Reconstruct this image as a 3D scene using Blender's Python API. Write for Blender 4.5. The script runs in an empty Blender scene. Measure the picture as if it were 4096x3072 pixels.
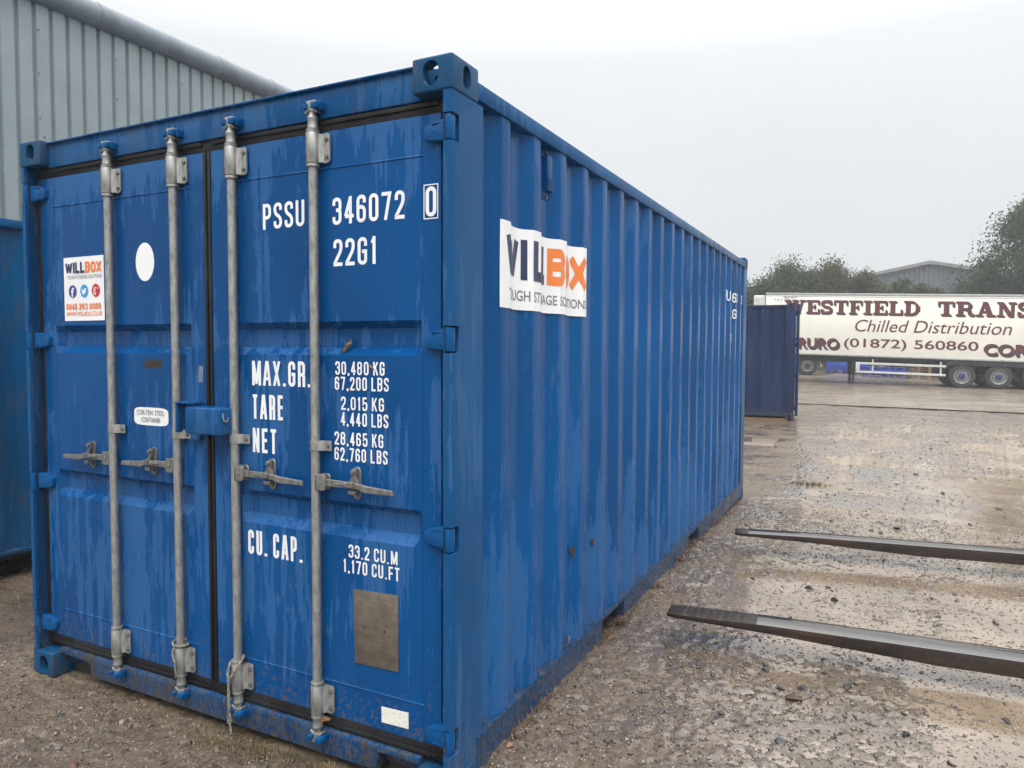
import bpy, bmesh, math, random
import numpy as np
from mathutils import Vector, Matrix, Euler

random.seed(7)
rng = np.random.default_rng(11)
R = math.radians
scn = bpy.context.scene
COL = scn.collection

# ------------------------------------------------------------------ camera
cam_data = bpy.data.cameras.new('camera')
cam_data.sensor_fit = 'HORIZONTAL'
cam_data.sensor_width = 36.0
cam_data.lens = 2888.43 / 4096 * 36.0
cam_data.clip_start = 0.05
cam_data.clip_end = 2000
cam = bpy.data.objects.new('camera', cam_data)
COL.objects.link(cam)
cam.location = (3.71011, -2.07051, 1.61297)
cam.rotation_euler = (1.52257659, -0.00451016, 0.46851042)
scn.camera = cam

# ------------------------------------------------------------------ sky, sun, exposure
SUN_EL, SUN_AZ = R(58), R(150)          # soft overcast sun, high, from in front of the doors
w = bpy.data.worlds.new('World')
scn.world = w
w.use_nodes = True
nt = w.node_tree
nt.nodes.clear()
out = nt.nodes.new('ShaderNodeOutputWorld')
bg = nt.nodes.new('ShaderNodeBackground')
sky = nt.nodes.new('ShaderNodeTexSky')
sky.sky_type = 'NISHITA'
sky.sun_disc = False
sky.sun_elevation = SUN_EL
sky.sun_rotation = SUN_AZ
hsv = nt.nodes.new('ShaderNodeHueSaturation')
hsv.inputs['Saturation'].default_value = 0.25
nt.links.new(sky.outputs[0], hsv.inputs['Color'])
geo = nt.nodes.new('ShaderNodeTexCoord')
sep = nt.nodes.new('ShaderNodeSeparateXYZ')
nt.links.new(geo.outputs['Generated'], sep.inputs[0])
# overcast luminance rises from the horizon to the zenith (CIE overcast sky)
ramp = nt.nodes.new('ShaderNodeValToRGB')
ramp.color_ramp.interpolation = 'LINEAR'
el = ramp.color_ramp.elements
el[0].position = 0.0
el[0].color = (0.262, 0.273, 0.278, 1)
el[1].position = 1.0
el[1].color = (1.55, 1.56, 1.58, 1)
e2 = el.new(0.36)
e2.color = (0.362, 0.370, 0.377, 1)
nt.links.new(sep.outputs['Z'], ramp.inputs[0])
noise = nt.nodes.new('ShaderNodeTexNoise')
noise.inputs['Scale'].default_value = 1.6
noise.inputs['Detail'].default_value = 4
nt.links.new(geo.outputs['Generated'], noise.inputs['Vector'])
nr = nt.nodes.new('ShaderNodeMapRange')
nr.inputs['From Min'].default_value = 0.3
nr.inputs['From Max'].default_value = 0.7
nr.inputs['To Min'].default_value = 16.5
nr.inputs['To Max'].default_value = 18.5
nt.links.new(noise.outputs[0], nr.inputs['Value'])
vm = nt.nodes.new('ShaderNodeVectorMath')
vm.operation = 'SCALE'
nt.links.new(ramp.outputs[0], vm.inputs[0])
nt.links.new(nr.outputs[0], vm.inputs['Scale'])
mixs = nt.nodes.new('ShaderNodeMix')
mixs.data_type = 'RGBA'
mixs.inputs['Factor'].default_value = 0.93
nt.links.new(hsv.outputs[0], mixs.inputs['A'])
nt.links.new(vm.outputs[0], mixs.inputs['B'])
nt.links.new(mixs.outputs['Result'], bg.inputs['Color'])
bg.inputs['Strength'].default_value = 0.1
nt.links.new(bg.outputs[0], out.inputs['Surface'])

sun_data = bpy.data.lights.new('sun', 'SUN')
sun_data.energy = 1.5
sun_data.angle = R(40)
sun_data.color = (1.0, 0.975, 0.94)
sun = bpy.data.objects.new('sun', sun_data)
COL.objects.link(sun)
sun.location = (10, -12, 30)
sd = Vector((math.sin(SUN_AZ) * math.cos(SUN_EL), math.cos(SUN_AZ) * math.cos(SUN_EL), math.sin(SUN_EL)))
sun.rotation_euler = sd.to_track_quat('Z', 'Y').to_euler()

scn.view_settings.view_transform = 'Standard'
scn.view_settings.look = 'None'
scn.view_settings.exposure = 0.53
scn.view_settings.gamma = 1.0
scn.view_settings.use_curve_mapping = False
scn.render.engine = 'CYCLES'
scn.cycles.use_denoising = True
scn.cycles.max_bounces = 5
scn.cycles.adaptive_threshold = 0.02
scn.cycles.volume_bounces = 0
scn.cycles.sample_clamp_indirect = 6

# ------------------------------------------------------------------ helpers
def tag(o, label=None, cat=None, group=None, kind=None):
    if label: o['label'] = label
    if cat: o['category'] = cat
    if group: o['group'] = group
    if kind: o['kind'] = kind
    return o

def thing(name, label, cat, loc=(0, 0, 0), rotz=0.0, group=None):
    o = bpy.data.objects.new(name, None)
    COL.objects.link(o)
    o.empty_display_size = 0.2
    o.location = loc
    o.rotation_euler = (0, 0, rotz)
    return tag(o, label, cat, group)

def link(name, me, parent=None, loc=None):
    o = bpy.data.objects.new(name, me)
    COL.objects.link(o)
    if parent is not None: o.parent = parent
    if loc is not None: o.location = loc
    return o

def finish(bm, bevel=0.0, seg=2, smooth_angle=28, normals=True):
    if normals: bmesh.ops.recalc_face_normals(bm, faces=bm.faces)
    if bevel > 0:
        es = [e for e in bm.edges if len(e.link_faces) == 2 and e.calc_face_angle(0) > R(30)]
        bmesh.ops.bevel(bm, geom=es, offset=bevel, segments=seg, affect='EDGES', profile=0.5, clamp_overlap=True)
    for f in bm.faces: f.smooth = True
    for e in bm.edges:
        e.smooth = not (len(e.link_faces) != 2 or e.calc_face_angle(0) > R(smooth_angle))

class MB:
    """collects shapes, then builds them as one mesh object"""
    def __init__(s): s.v = []; s.f = []
    def add(s, vs, fs, M=None):
        b = len(s.v)
        if M is not None: vs = [tuple(M @ Vector(p)) for p in vs]
        s.v += [tuple(p) for p in vs]
        s.f += [tuple(i + b for i in f) for f in fs]
        return s
    def box(s, x0, x1, y0, y1, z0, z1, M=None):
        vs = [(x0, y0, z0), (x1, y0, z0), (x1, y1, z0), (x0, y1, z0), (x0, y0, z1), (x1, y0, z1), (x1, y1, z1), (x0, y1, z1)]
        return s.add(vs, [(0, 3, 2, 1), (4, 5, 6, 7), (0, 1, 5, 4), (1, 2, 6, 5), (2, 3, 7, 6), (3, 0, 4, 7)], M)
    def lathe(s, prof, n=20, M=None, a0=0.0, a1=2 * math.pi, caps=True):
        """prof: list of (r, z); turned round z"""
        full = abs(a1 - a0 - 2 * math.pi) < 1e-6
        m = n if full else n + 1
        vs = []; fs = []
        for r, z in prof:
            for i in range(m):
                a = a0 + (a1 - a0) * i / n
                vs.append((r * math.cos(a), r * math.sin(a), z))
        for k in range(len(prof) - 1):
            for i in range(n):
                j = (i + 1) % m
                fs.append((k * m + i, k * m + j, (k + 1) * m + j, (k + 1) * m + i))
        if caps and full:
            fs.append(tuple(reversed(range(m))))
            fs.append(tuple((len(prof) - 1) * m + i for i in range(m)))
        return s.add(vs, fs, M)
    def cyl(s, p0, p1, r, n=16, r2=None):
        p0 = Vector(p0); p1 = Vector(p1); d = p1 - p0
        q = d.to_track_quat('Z', 'Y').to_matrix().to_4x4()
        return s.lathe([(r, 0), (r2 if r2 is not None else r, d.length)], n, Matrix.Translation(p0) @ q)
    def tube(s, pts, r, n=8):
        pts = [Vector(p) for p in pts]
        vs = []; fs = []
        up = Vector((0.13, 0.31, 0.94))
        for i, p in enumerate(pts):
            t = (pts[min(i + 1, len(pts) - 1)] - pts[max(i - 1, 0)]).normalized()
            a = t.cross(up)
            if a.length < 1e-3: a = t.cross(Vector((1, 0, 0)))
            a.normalize(); b = t.cross(a)
            rr = r[i] if isinstance(r, (list, tuple)) else r
            for k in range(n):
                an = 2 * math.pi * k / n
                vs.append(p + (a * math.cos(an) + b * math.sin(an)) * rr)
        for i in range(len(pts) - 1):
            for k in range(n):
                j = (k + 1) % n
                fs.append((i * n + k, i * n + j, (i + 1) * n + j, (i + 1) * n + k))
        fs.append(tuple(reversed(range(n)))); fs.append(tuple((len(pts) - 1) * n + k for k in range(n)))
        return s.add(vs, fs)
    def prism(s, poly, axis, a0, a1, M=None):
        """poly of 2D points, extruded along axis 'x','y','z' from a0 to a1"""
        def P(p, a):
            if axis == 'x': return (a, p[0], p[1])
            if axis == 'y': return (p[0], a, p[1])
            return (p[0], p[1], a)
        n = len(poly)
        vs = [P(p, a0) for p in poly] + [P(p, a1) for p in poly]
        fs = [tuple(range(n)), tuple(reversed(range(n, 2 * n)))]
        for i in range(n):
            j = (i + 1) % n
            fs.append((i, j, n + j, n + i))
        return s.add(vs, fs, M)
    def mesh(s, name, mat, bevel=0.0, seg=2, smooth_angle=28, normals=True):
        me = bpy.data.meshes.new(name)
        me.from_pydata(s.v, [], s.f)
        bm = bmesh.new(); bm.from_mesh(me)
        finish(bm, bevel, seg, smooth_angle, normals)
        bm.to_mesh(me); bm.free()
        if mat: me.materials.append(mat)
        return me
    def build(s, name, mat, parent=None, bevel=0.0, seg=2, smooth_angle=28, loc=None, normals=True):
        return link(name, s.mesh(name, mat, bevel, seg, smooth_angle, normals), parent, loc)

def boolean(base, cutters):
    o = bpy.data.objects.new('tmp', base); COL.objects.link(o)
    cs = []
    for c in cutters:
        k = bpy.data.objects.new('tmpc', c); COL.objects.link(k); cs.append(k)
        m = o.modifiers.new('b', 'BOOLEAN'); m.operation = 'DIFFERENCE'; m.solver = 'EXACT'; m.object = k
    bpy.context.view_layer.update()
    ev = o.evaluated_get(bpy.context.evaluated_depsgraph_get())
    me = bpy.data.meshes.new_from_object(ev)
    for k in cs + [o]: bpy.data.objects.remove(k)
    bm = bmesh.new(); bm.from_mesh(me)
    finish(bm, 0, normals=False, smooth_angle=24)
    bm.to_mesh(me); bm.free()
    return me

def fast_mesh(name, V, F, mat, colors=None):
    """V (n,3) array, F (m,k) array of equal-sized faces"""
    me = bpy.data.meshes.new(name)
    V = np.asarray(V, np.float32); F = np.asarray(F, np.int32)
    me.vertices.add(len(V)); me.vertices.foreach_set('co', V.ravel())
    k = F.shape[1]
    me.loops.add(F.size); me.loops.foreach_set('vertex_index', F.ravel())
    me.polygons.add(len(F)); me.polygons.foreach_set('loop_start', np.arange(0, F.size, k, dtype=np.int32))
    me.update(calc_edges=True)
    if colors is not None:
        at = me.color_attributes.new('tint', 'FLOAT_COLOR', 'POINT')
        c = np.ones((len(V), 4), np.float32); c[:, :3] = colors
        at.data.foreach_set('color', c.ravel())
    if mat: me.materials.append(mat)
    return me

def smooth_all(me):
    me.polygons.foreach_set('use_smooth', np.ones(len(me.polygons), bool)); me.update()

# ------------------------------------------------------------------ material helper
class N:
    def __init__(s, name):
        s.m = bpy.data.materials.new(name); s.m.use_nodes = True
        s.t = s.m.node_tree; s.t.nodes.clear()
        s.o = s.t.nodes.new('ShaderNodeOutputMaterial')
        s.b = s.t.nodes.new('ShaderNodeBsdfPrincipled')
        s.t.links.new(s.b.outputs[0], s.o.inputs['Surface'])
        s.tc = s.t.nodes.new('ShaderNodeTexCoord')
    def set(s, key, v):
        i = s.b.inputs[key]
        if hasattr(v, 'links') or hasattr(v, 'is_linked'): s.t.links.new(v, i)
        else: i.default_value = v if not (isinstance(v, tuple) and len(v) == 3 and i.type == 'RGBA') else (*v, 1)
    def vec(s, scale, src='Object', loc=(0, 0, 0)):
        n = s.t.nodes.new('ShaderNodeMapping'); n.inputs['Scale'].default_value = scale; n.inputs['Location'].default_value = loc
        s.t.links.new(s.tc.outputs[src], n.inputs[0]); return n.outputs[0]
    def noise(s, v, scale=1.0, detail=4, rough=0.55, dist=0.0):
        n = s.t.nodes.new('ShaderNodeTexNoise')
        n.inputs['Scale'].default_value = scale; n.inputs['Detail'].default_value = detail
        n.inputs['Roughness'].default_value = rough; n.inputs['Distortion'].default_value = dist
        s.t.links.new(v, n.inputs['Vector']); return n.outputs['Fac']
    def voro(s, v, scale, feature='F1', out='Distance'):
        n = s.t.nodes.new('ShaderNodeTexVoronoi'); n.feature = feature; n.inputs['Scale'].default_value = scale
        s.t.links.new(v, n.inputs['Vector']); return n.outputs[out]
    def rng(s, v, a, b, c=0.0, d=1.0, smooth=True):
        n = s.t.nodes.new('ShaderNodeMapRange'); n.interpolation_type = 'SMOOTHSTEP' if smooth else 'LINEAR'
        for k, x in zip(('From Min', 'From Max', 'To Min', 'To Max'), (a, b, c, d)): n.inputs[k].default_value = x
        s.t.links.new(v, n.inputs['Value']); return n.outputs[0]
    def math(s, op, a, b=None, c=None):
        n = s.t.nodes.new('ShaderNodeMath'); n.operation = op
        for i, x in enumerate((a, b, c)):
            if x is None: continue
            if isinstance(x, (int, float)): n.inputs[i].default_value = x
            else: s.t.links.new(x, n.inputs[i])
        return n.outputs[0]
    def mix(s, f, a, b, blend='MIX'):
        n = s.t.nodes.new('ShaderNodeMix'); n.data_type = 'RGBA'; n.blend_type = blend
        for k, x in (('Factor', f), ('A', a), ('B', b)):
            i = n.inputs[k] if k == 'Factor' else [q for q in n.inputs if q.name == k and q.type == 'RGBA'][0]
            if isinstance(x, (int, float)): i.default_value = x
            elif isinstance(x, tuple): i.default_value = (*x, 1) if len(x) == 3 else x
            else: s.t.links.new(x, i)
        return [q for q in n.outputs if q.type == 'RGBA'][0]
    def lerp(s, f, a, b):
        return s.rng(f, 0, 1, a, b, smooth=False)
    def comp(s, src='Object'):
        n = s.t.nodes.new('ShaderNodeSeparateXYZ'); s.t.links.new(s.tc.outputs[src], n.inputs[0]); return n.outputs
    def ramp(s, v, stops):
        n = s.t.nodes.new('ShaderNodeValToRGB'); e = n.color_ramp.elements
        while len(e) < len(stops): e.new(0.5)
        for q, (p, c) in zip(e, stops):
            q.position = p; q.color = (c, c, c, 1) if isinstance(c, (int, float)) else (*c, 1)
        s.t.links.new(v, n.inputs[0]); return n.outputs[0]
    def attr(s, name):
        n = s.t.nodes.new('ShaderNodeVertexColor'); n.layer_name = name; return n.outputs['Color']
    def bump(s, h, strength=0.3, dist=0.01, prev=None):
        n = s.t.nodes.new('ShaderNodeBump'); n.inputs['Strength'].default_value = strength; n.inputs['Distance'].default_value = dist
        s.t.links.new(h, n.inputs['Height'])
        if prev is not None: s.t.links.new(prev, n.inputs['Normal'])
        return n.outputs[0]

def plain(name, col, rough=0.5, metal=0.0, var=0.15, scale=8.0, spec=0.5, bump=0.0):
    n = N(name)
    f = n.noise(n.vec((1, 1, 1)), scale, 5, 0.6)
    d = tuple(c * (1 - var * 1.6) for c in col); l = tuple(min(1, c * (1 + var)) for c in col)
    n.set('Base Color', n.mix(n.rng(f, 0.3, 0.7), d, l))
    n.set('Roughness', n.lerp(f, max(0.02, rough - 0.1), min(1, rough + 0.1)))
    n.set('Metallic', metal); n.set('Specular IOR Level', spec)
    if bump: n.set('Normal', n.bump(n.noise(n.vec((1, 1, 1)), scale * 6, 4), bump, 0.004))
    return n.m

def paint(name, base, chalk, bias_z=None, grime=0.0, rust=0.5, streak=1.0, gloss=0.22, dens=0.0, splash=1.0):
    """wet enamel on steel: dark where the water lies, chalky where it dried, run marks between"""
    n = N(name)
    big = n.noise(n.vec((3.2, 3.2, 1.1)), 1.0, 6, 0.62, 0.4)
    mid = n.noise(n.vec((26, 26, 2.2), loc=(3, 5, 1)), 1.0, 5, 0.6)
    fine = n.noise(n.vec((110, 110, 16), loc=(7, 2, 4)), 1.0, 4, 0.6)
    s = n.math('ADD', n.math('MULTIPLY', n.math('SUBTRACT', big, 0.5), 1.1), n.math('MULTIPLY', n.math('SUBTRACT', mid, 0.5), 1.0 * streak))
    s = n.math('ADD', s, n.math('MULTIPLY', n.math('SUBTRACT', fine, 0.5), 0.34))
    s = n.math('ADD', s, dens)
    if bias_z is not None:
        z = n.math('DIVIDE', n.comp()[2], 2.6)
        s = n.math('ADD', s, n.math('SUBTRACT', n.ramp(z, bias_z), 0.5))
    mask = n.rng(s, 0.0, 0.035)
    soft = n.rng(s, -0.25, 0.25)
    dr = n.noise(n.vec((42, 42, 0.9), loc=(1, 9, 2)), 1.0, 3, 0.5, 0.5)
    dr = n.rng(n.math('ABSOLUTE', n.math('SUBTRACT', dr, 0.5)), 0.006, 0.016, 1.0, 0.0)
    gate = n.rng(n.noise(n.vec((6, 6, 1.6), loc=(4, 4, 0)), 1.0, 3), 0.44, 0.56)
    dr = n.math('MULTIPLY', dr, gate)
    mask = n.math('MULTIPLY', mask, n.math('SUBTRACT', 1.0, n.math('MULTIPLY', dr, 0.9)))
    spk = n.rng(n.voro(n.vec((1, 1, 1)), 36.0), 0.02, 0.05, 1.0, 0.0)
    spk = n.math('MULTIPLY', spk, n.rng(n.noise(n.vec((1, 1, 1)), 5.0, 3), 0.50, 0.6))
    tone = n.noise(n.vec((1.5, 1.5, 0.8)), 1.0, 4)
    b0 = n.mix(n.rng(tone, 0.3, 0.7), tuple(c * 0.86 for c in base), tuple(c * 1.14 for c in base))
    c1 = n.mix(n.math('MULTIPLY', mask, n.lerp(soft, 0.36, 0.68)), b0, chalk)
    c1 = n.mix(n.math('MULTIPLY', spk, 0.5), c1, (0.30, 0.40, 0.55))
    if grime:
        g = n.noise(n.vec((9, 9, 3.0), loc=(2, 2, 2)), 1.0, 6, 0.65)
        gz = n.comp()[2]
        gm = n.math('MULTIPLY', n.rng(g, 0.50, 0.68), grime)
        c1 = n.mix(gm, c1, (0.060, 0.052, 0.040))
    r0 = n.noise(n.vec((5, 5, 1.2), loc=(11, 3, 5)), 1.0, 7, 0.7)
    r1 = n.noise(n.vec((30, 30, 1.3), loc=(1, 13, 7)), 1.0, 5, 0.6)
    r2 = n.noise(n.vec((2.2, 2.2, 1.5), loc=(21, 3, 0)), 1.0, 3)
    run = n.math('MULTIPLY', n.rng(r1, 0.66, 0.74, 0, 0.75), n.rng(r2, 0.54, 0.62))
    rm = n.math('MULTIPLY', n.math('MAXIMUM', n.rng(r0, 0.715, 0.745), run), rust)
    rc = n.mix(n.noise(n.vec((30, 30, 30)), 1.0, 4), (0.10, 0.035, 0.015), (0.03, 0.018, 0.012))
    c1 = n.mix(rm, c1, rc)
    # mud splashed up from the yard
    sp = n.noise(n.vec((60, 60, 45), loc=(3, 3, 3)), 1.0, 5, 0.7)
    zz = n.comp()[2]
    mud = n.math('MULTIPLY', n.rng(n.math('ADD', sp, n.math('MULTIPLY', zz, -0.32)), 0.44, 0.56), n.rng(zz, 0.12, 0.75, 0.75 * splash, 0.0))
    c1 = n.mix(mud, c1, (0.10, 0.078, 0.055))
    n.set('Base Color', c1)
    rr = n.lerp(mask, gloss, gloss + 0.2)
    n.set('Roughness', n.math('ADD', rr, n.math('MULTIPLY', rm, 0.3)))
    n.set('Specular IOR Level', 0.15)
    h = n.noise(n.vec((1, 1, 1)), 60.0, 3)
    h2 = n.noise(n.vec((4, 4, 1.5)), 1.0, 3)
    bp = n.bump(h2, 0.22, 0.02)
    bp = n.bump(h, 0.05, 0.003, bp)
    bp = n.bump(mask, 0.08, 0.001, bp)
    n.set('Normal', bp)
    return n.m

BLUE = (0.0004, 0.058, 0.200)
CHALK = (0.032, 0.115, 0.285)
M = {}
M['door'] = paint('blue_door_paint', BLUE, CHALK, bias_z=[(0.0, 0.42), (0.10, 0.42), (0.20, 0.52), (0.33, 0.54), (0.36, 0.60), (0.42, 0.44), (0.5, 0.50), (0.59, 0.40), (0.61, 0.36), (0.63, 0.56), (0.67, 0.36), (0.80, 0.36), (0.88, 0.46), (0.93, 0.60)], rust=0.4)
M['frame'] = paint('blue_frame_paint', (0.0008, 0.062, 0.190), (0.028, 0.108, 0.255), rust=0.7, grime=0.25, dens=-0.02)
M['sill'] = paint('blue_sill_paint', (0.006, 0.050, 0.140), (0.030, 0.082, 0.17), rust=0.8, grime=0.85)
M['side'] = paint('blue_side_paint', (0.0006, 0.066, 0.218), (0.030, 0.115, 0.285), rust=0.35, streak=0.75, dens=0.0, gloss=0.2, bias_z=[(0.0, 0.60), (0.12, 0.58), (0.30, 0.46), (0.45, 0.36), (0.7, 0.34), (0.95, 0.42)], splash=0.5)
M['rail'] = paint('blue_rail_paint', (0.004, 0.036, 0.10), (0.020, 0.060, 0.14), rust=0.6, grime=0.35)
M['post'] = paint('blue_post_paint', (0.003, 0.066, 0.190), (0.036, 0.115, 0.255), rust=0.7, grime=0.15, dens=-0.02, gloss=0.28)
M['casting'] = paint('casting_paint', (0.006, 0.062, 0.150), (0.034, 0.100, 0.20), rust=0.9, grime=0.45, dens=-0.06, gloss=0.3, splash=0.0)
M['fitting'] = paint('blue_fitting_paint', (0.0008, 0.064, 0.200), (0.026, 0.105, 0.25), rust=0.25, grime=0.1, dens=-0.05, splash=0.0)
M['left'] = paint('teal_blue_paint', (0.001, 0.062, 0.165), (0.010, 0.085, 0.20), rust=0.5, grime=0.3, dens=-0.2)
M['navy'] = paint('navy_paint', (0.010, 0.025, 0.078), (0.022, 0.042, 0.10), rust=0.2, grime=0.2, dens=-0.05, gloss=0.4)
M['navy_dark'] = plain('navy_inner', (0.012, 0.018, 0.035), 0.5)
M['inside'] = plain('dark_inside', (0.02, 0.02, 0.02), 0.8)

def galvanised(name, c=(0.33, 0.33, 0.315)):
    n = N(name)
    a = n.noise(n.vec((1, 1, 0.35)), 55.0, 5, 0.7)
    v = n.voro(n.vec((1, 1, 0.7)), 130.0, out='Color')
    b = n.noise(n.vec((1, 1, 0.5)), 9.0, 6, 0.65)
    col = n.mix(n.rng(a, 0.3, 0.7), tuple(x * 0.66 for x in c), tuple(min(1, x * 1.22) for x in c))
    col = n.mix(n.rng(b, 0.55, 0.75, 0, 0.55), col, (0.13, 0.12, 0.10))
    sc = n.rng(n.noise(n.vec((14, 14, 3)), 1.0, 7, 0.75), 0.70, 0.73, 0, 0.8)
    col = n.mix(sc, col, (0.05, 0.045, 0.04))
    n.set('Base Color', col); n.set('Metallic', 0.55)
    n.set('Roughness', n.lerp(a, 0.36, 0.58))
    n.set('Normal', n.bump(a, 0.25, 0.002))
    return n.m
M['galv'] = galvanised('galvanised_steel')
M['galv_dark'] = galvanised('weathered_steel', (0.215, 0.21, 0.20))
M['bolt'] = plain('bolt_steel', (0.14, 0.14, 0.135), 0.45, 0.6, 0.3, 40)
M['black_dot'] = plain('black_rivet', (0.012, 0.012, 0.014), 0.4)
def rubber():
    n = N('black_rubber')
    a = n.noise(n.vec((3, 3, 1.5)), 2.0, 6, 0.65)
    n.set('Base Color', n.mix(n.rng(a, 0.4, 0.7), (0.006, 0.006, 0.008), (0.020, 0.021, 0.024)))
    n.set('Roughness', n.lerp(a, 0.45, 0.7)); n.set('Specular IOR Level', .3)
    n.set('Normal', n.bump(n.noise(n.vec((1, 1, 1)), 30.0, 4), 0.15, 0.004))
    return n.m
M['rubber'] = rubber()
M['white'] = plain('white_vinyl', (0.78, 0.785, 0.79), 0.38, 0, 0.03, 5)
def worn_white():
    n = N('worn_white_reflector')
    a = n.noise(n.vec((1, 1, 0.5)), 150.0, 5, 0.7)
    n.set('Base Color', n.mix(n.rng(a, 0.60, 0.64), (0.74, 0.73, 0.66), (0.10, 0.10, 0.08))); n.set('Roughness', 0.4)
    return n.m
M['worn_white'] = worn_white()
def letter_mat():
    n = N('white_lettering'); a = n.noise(n.vec((1, 1, .6)), 70.0, 6, .72); b = n.noise(n.vec((14, 14, 3)), 1.0, 4)
    c = n.mix(n.rng(b, .4, .7), (0.80, 0.805, 0.81), (0.70, 0.72, 0.75)); c = n.mix(n.rng(a, .69, .73), c, (0.05, 0.12, 0.25))
    n.set('Base Color', c); n.set('Roughness', .45); return n.m
M['letter'] = letter_mat()
M['logo_navy'] = plain('navy_print', (0.012, 0.025, 0.085), 0.35, 0, 0.05)
M['logo_orange'] = plain('orange_print', (0.78, 0.20, 0.035), 0.38, 0, 0.05)
M['logo_grey'] = plain('grey_print', (0.17, 0.19, 0.20), 0.4, 0, 0.05)
M['icon_blue'] = plain('icon_blue', (0.035, 0.055, 0.25), 0.4, 0, 0.03)
M['icon_cyan'] = plain('icon_cyan', (0.02, 0.28, 0.62), 0.4, 0, 0.03)
M['icon_red'] = plain('icon_red', (0.48, 0.012, 0.025), 0.4, 0, 0.03)
M['black_print'] = plain('black_print', (0.04, 0.04, 0.045), 0.5, 0, 0.3, 60)
M['plate'] = plain('data_plate_metal', (0.165, 0.138, 0.112), 0.42, 0.4, 0.15, 30, bump=0.05)
M['plate_text'] = plain('plate_relief', (0.215, 0.185, 0.155), 0.45, 0.3, 0.1, 30)
M['olive'] = plain('olive_label', (0.028, 0.026, 0.012), 0.5, 0, 0.5, 60)
M['tape'] = plain('grey_tape', (0.14, 0.19, 0.26), 0.4, 0, 0.2, 40)
M['rope'] = plain('hemp_rope', (0.27, 0.235, 0.18), 0.9, 0, 0.35, 90, bump=0.4)
M['leaf'] = plain('dead_leaf', (0.16, 0.085, 0.035), 0.6, 0, 0.4, 60)
M['straw'] = plain('dry_grass', (0.15, 0.115, 0.045), 0.7, 0, 0.5, 3)
M['litter'] = plain('leaf_litter', (0.075, 0.035, 0.018), 0.7, 0, 0.5, 6)

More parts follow.
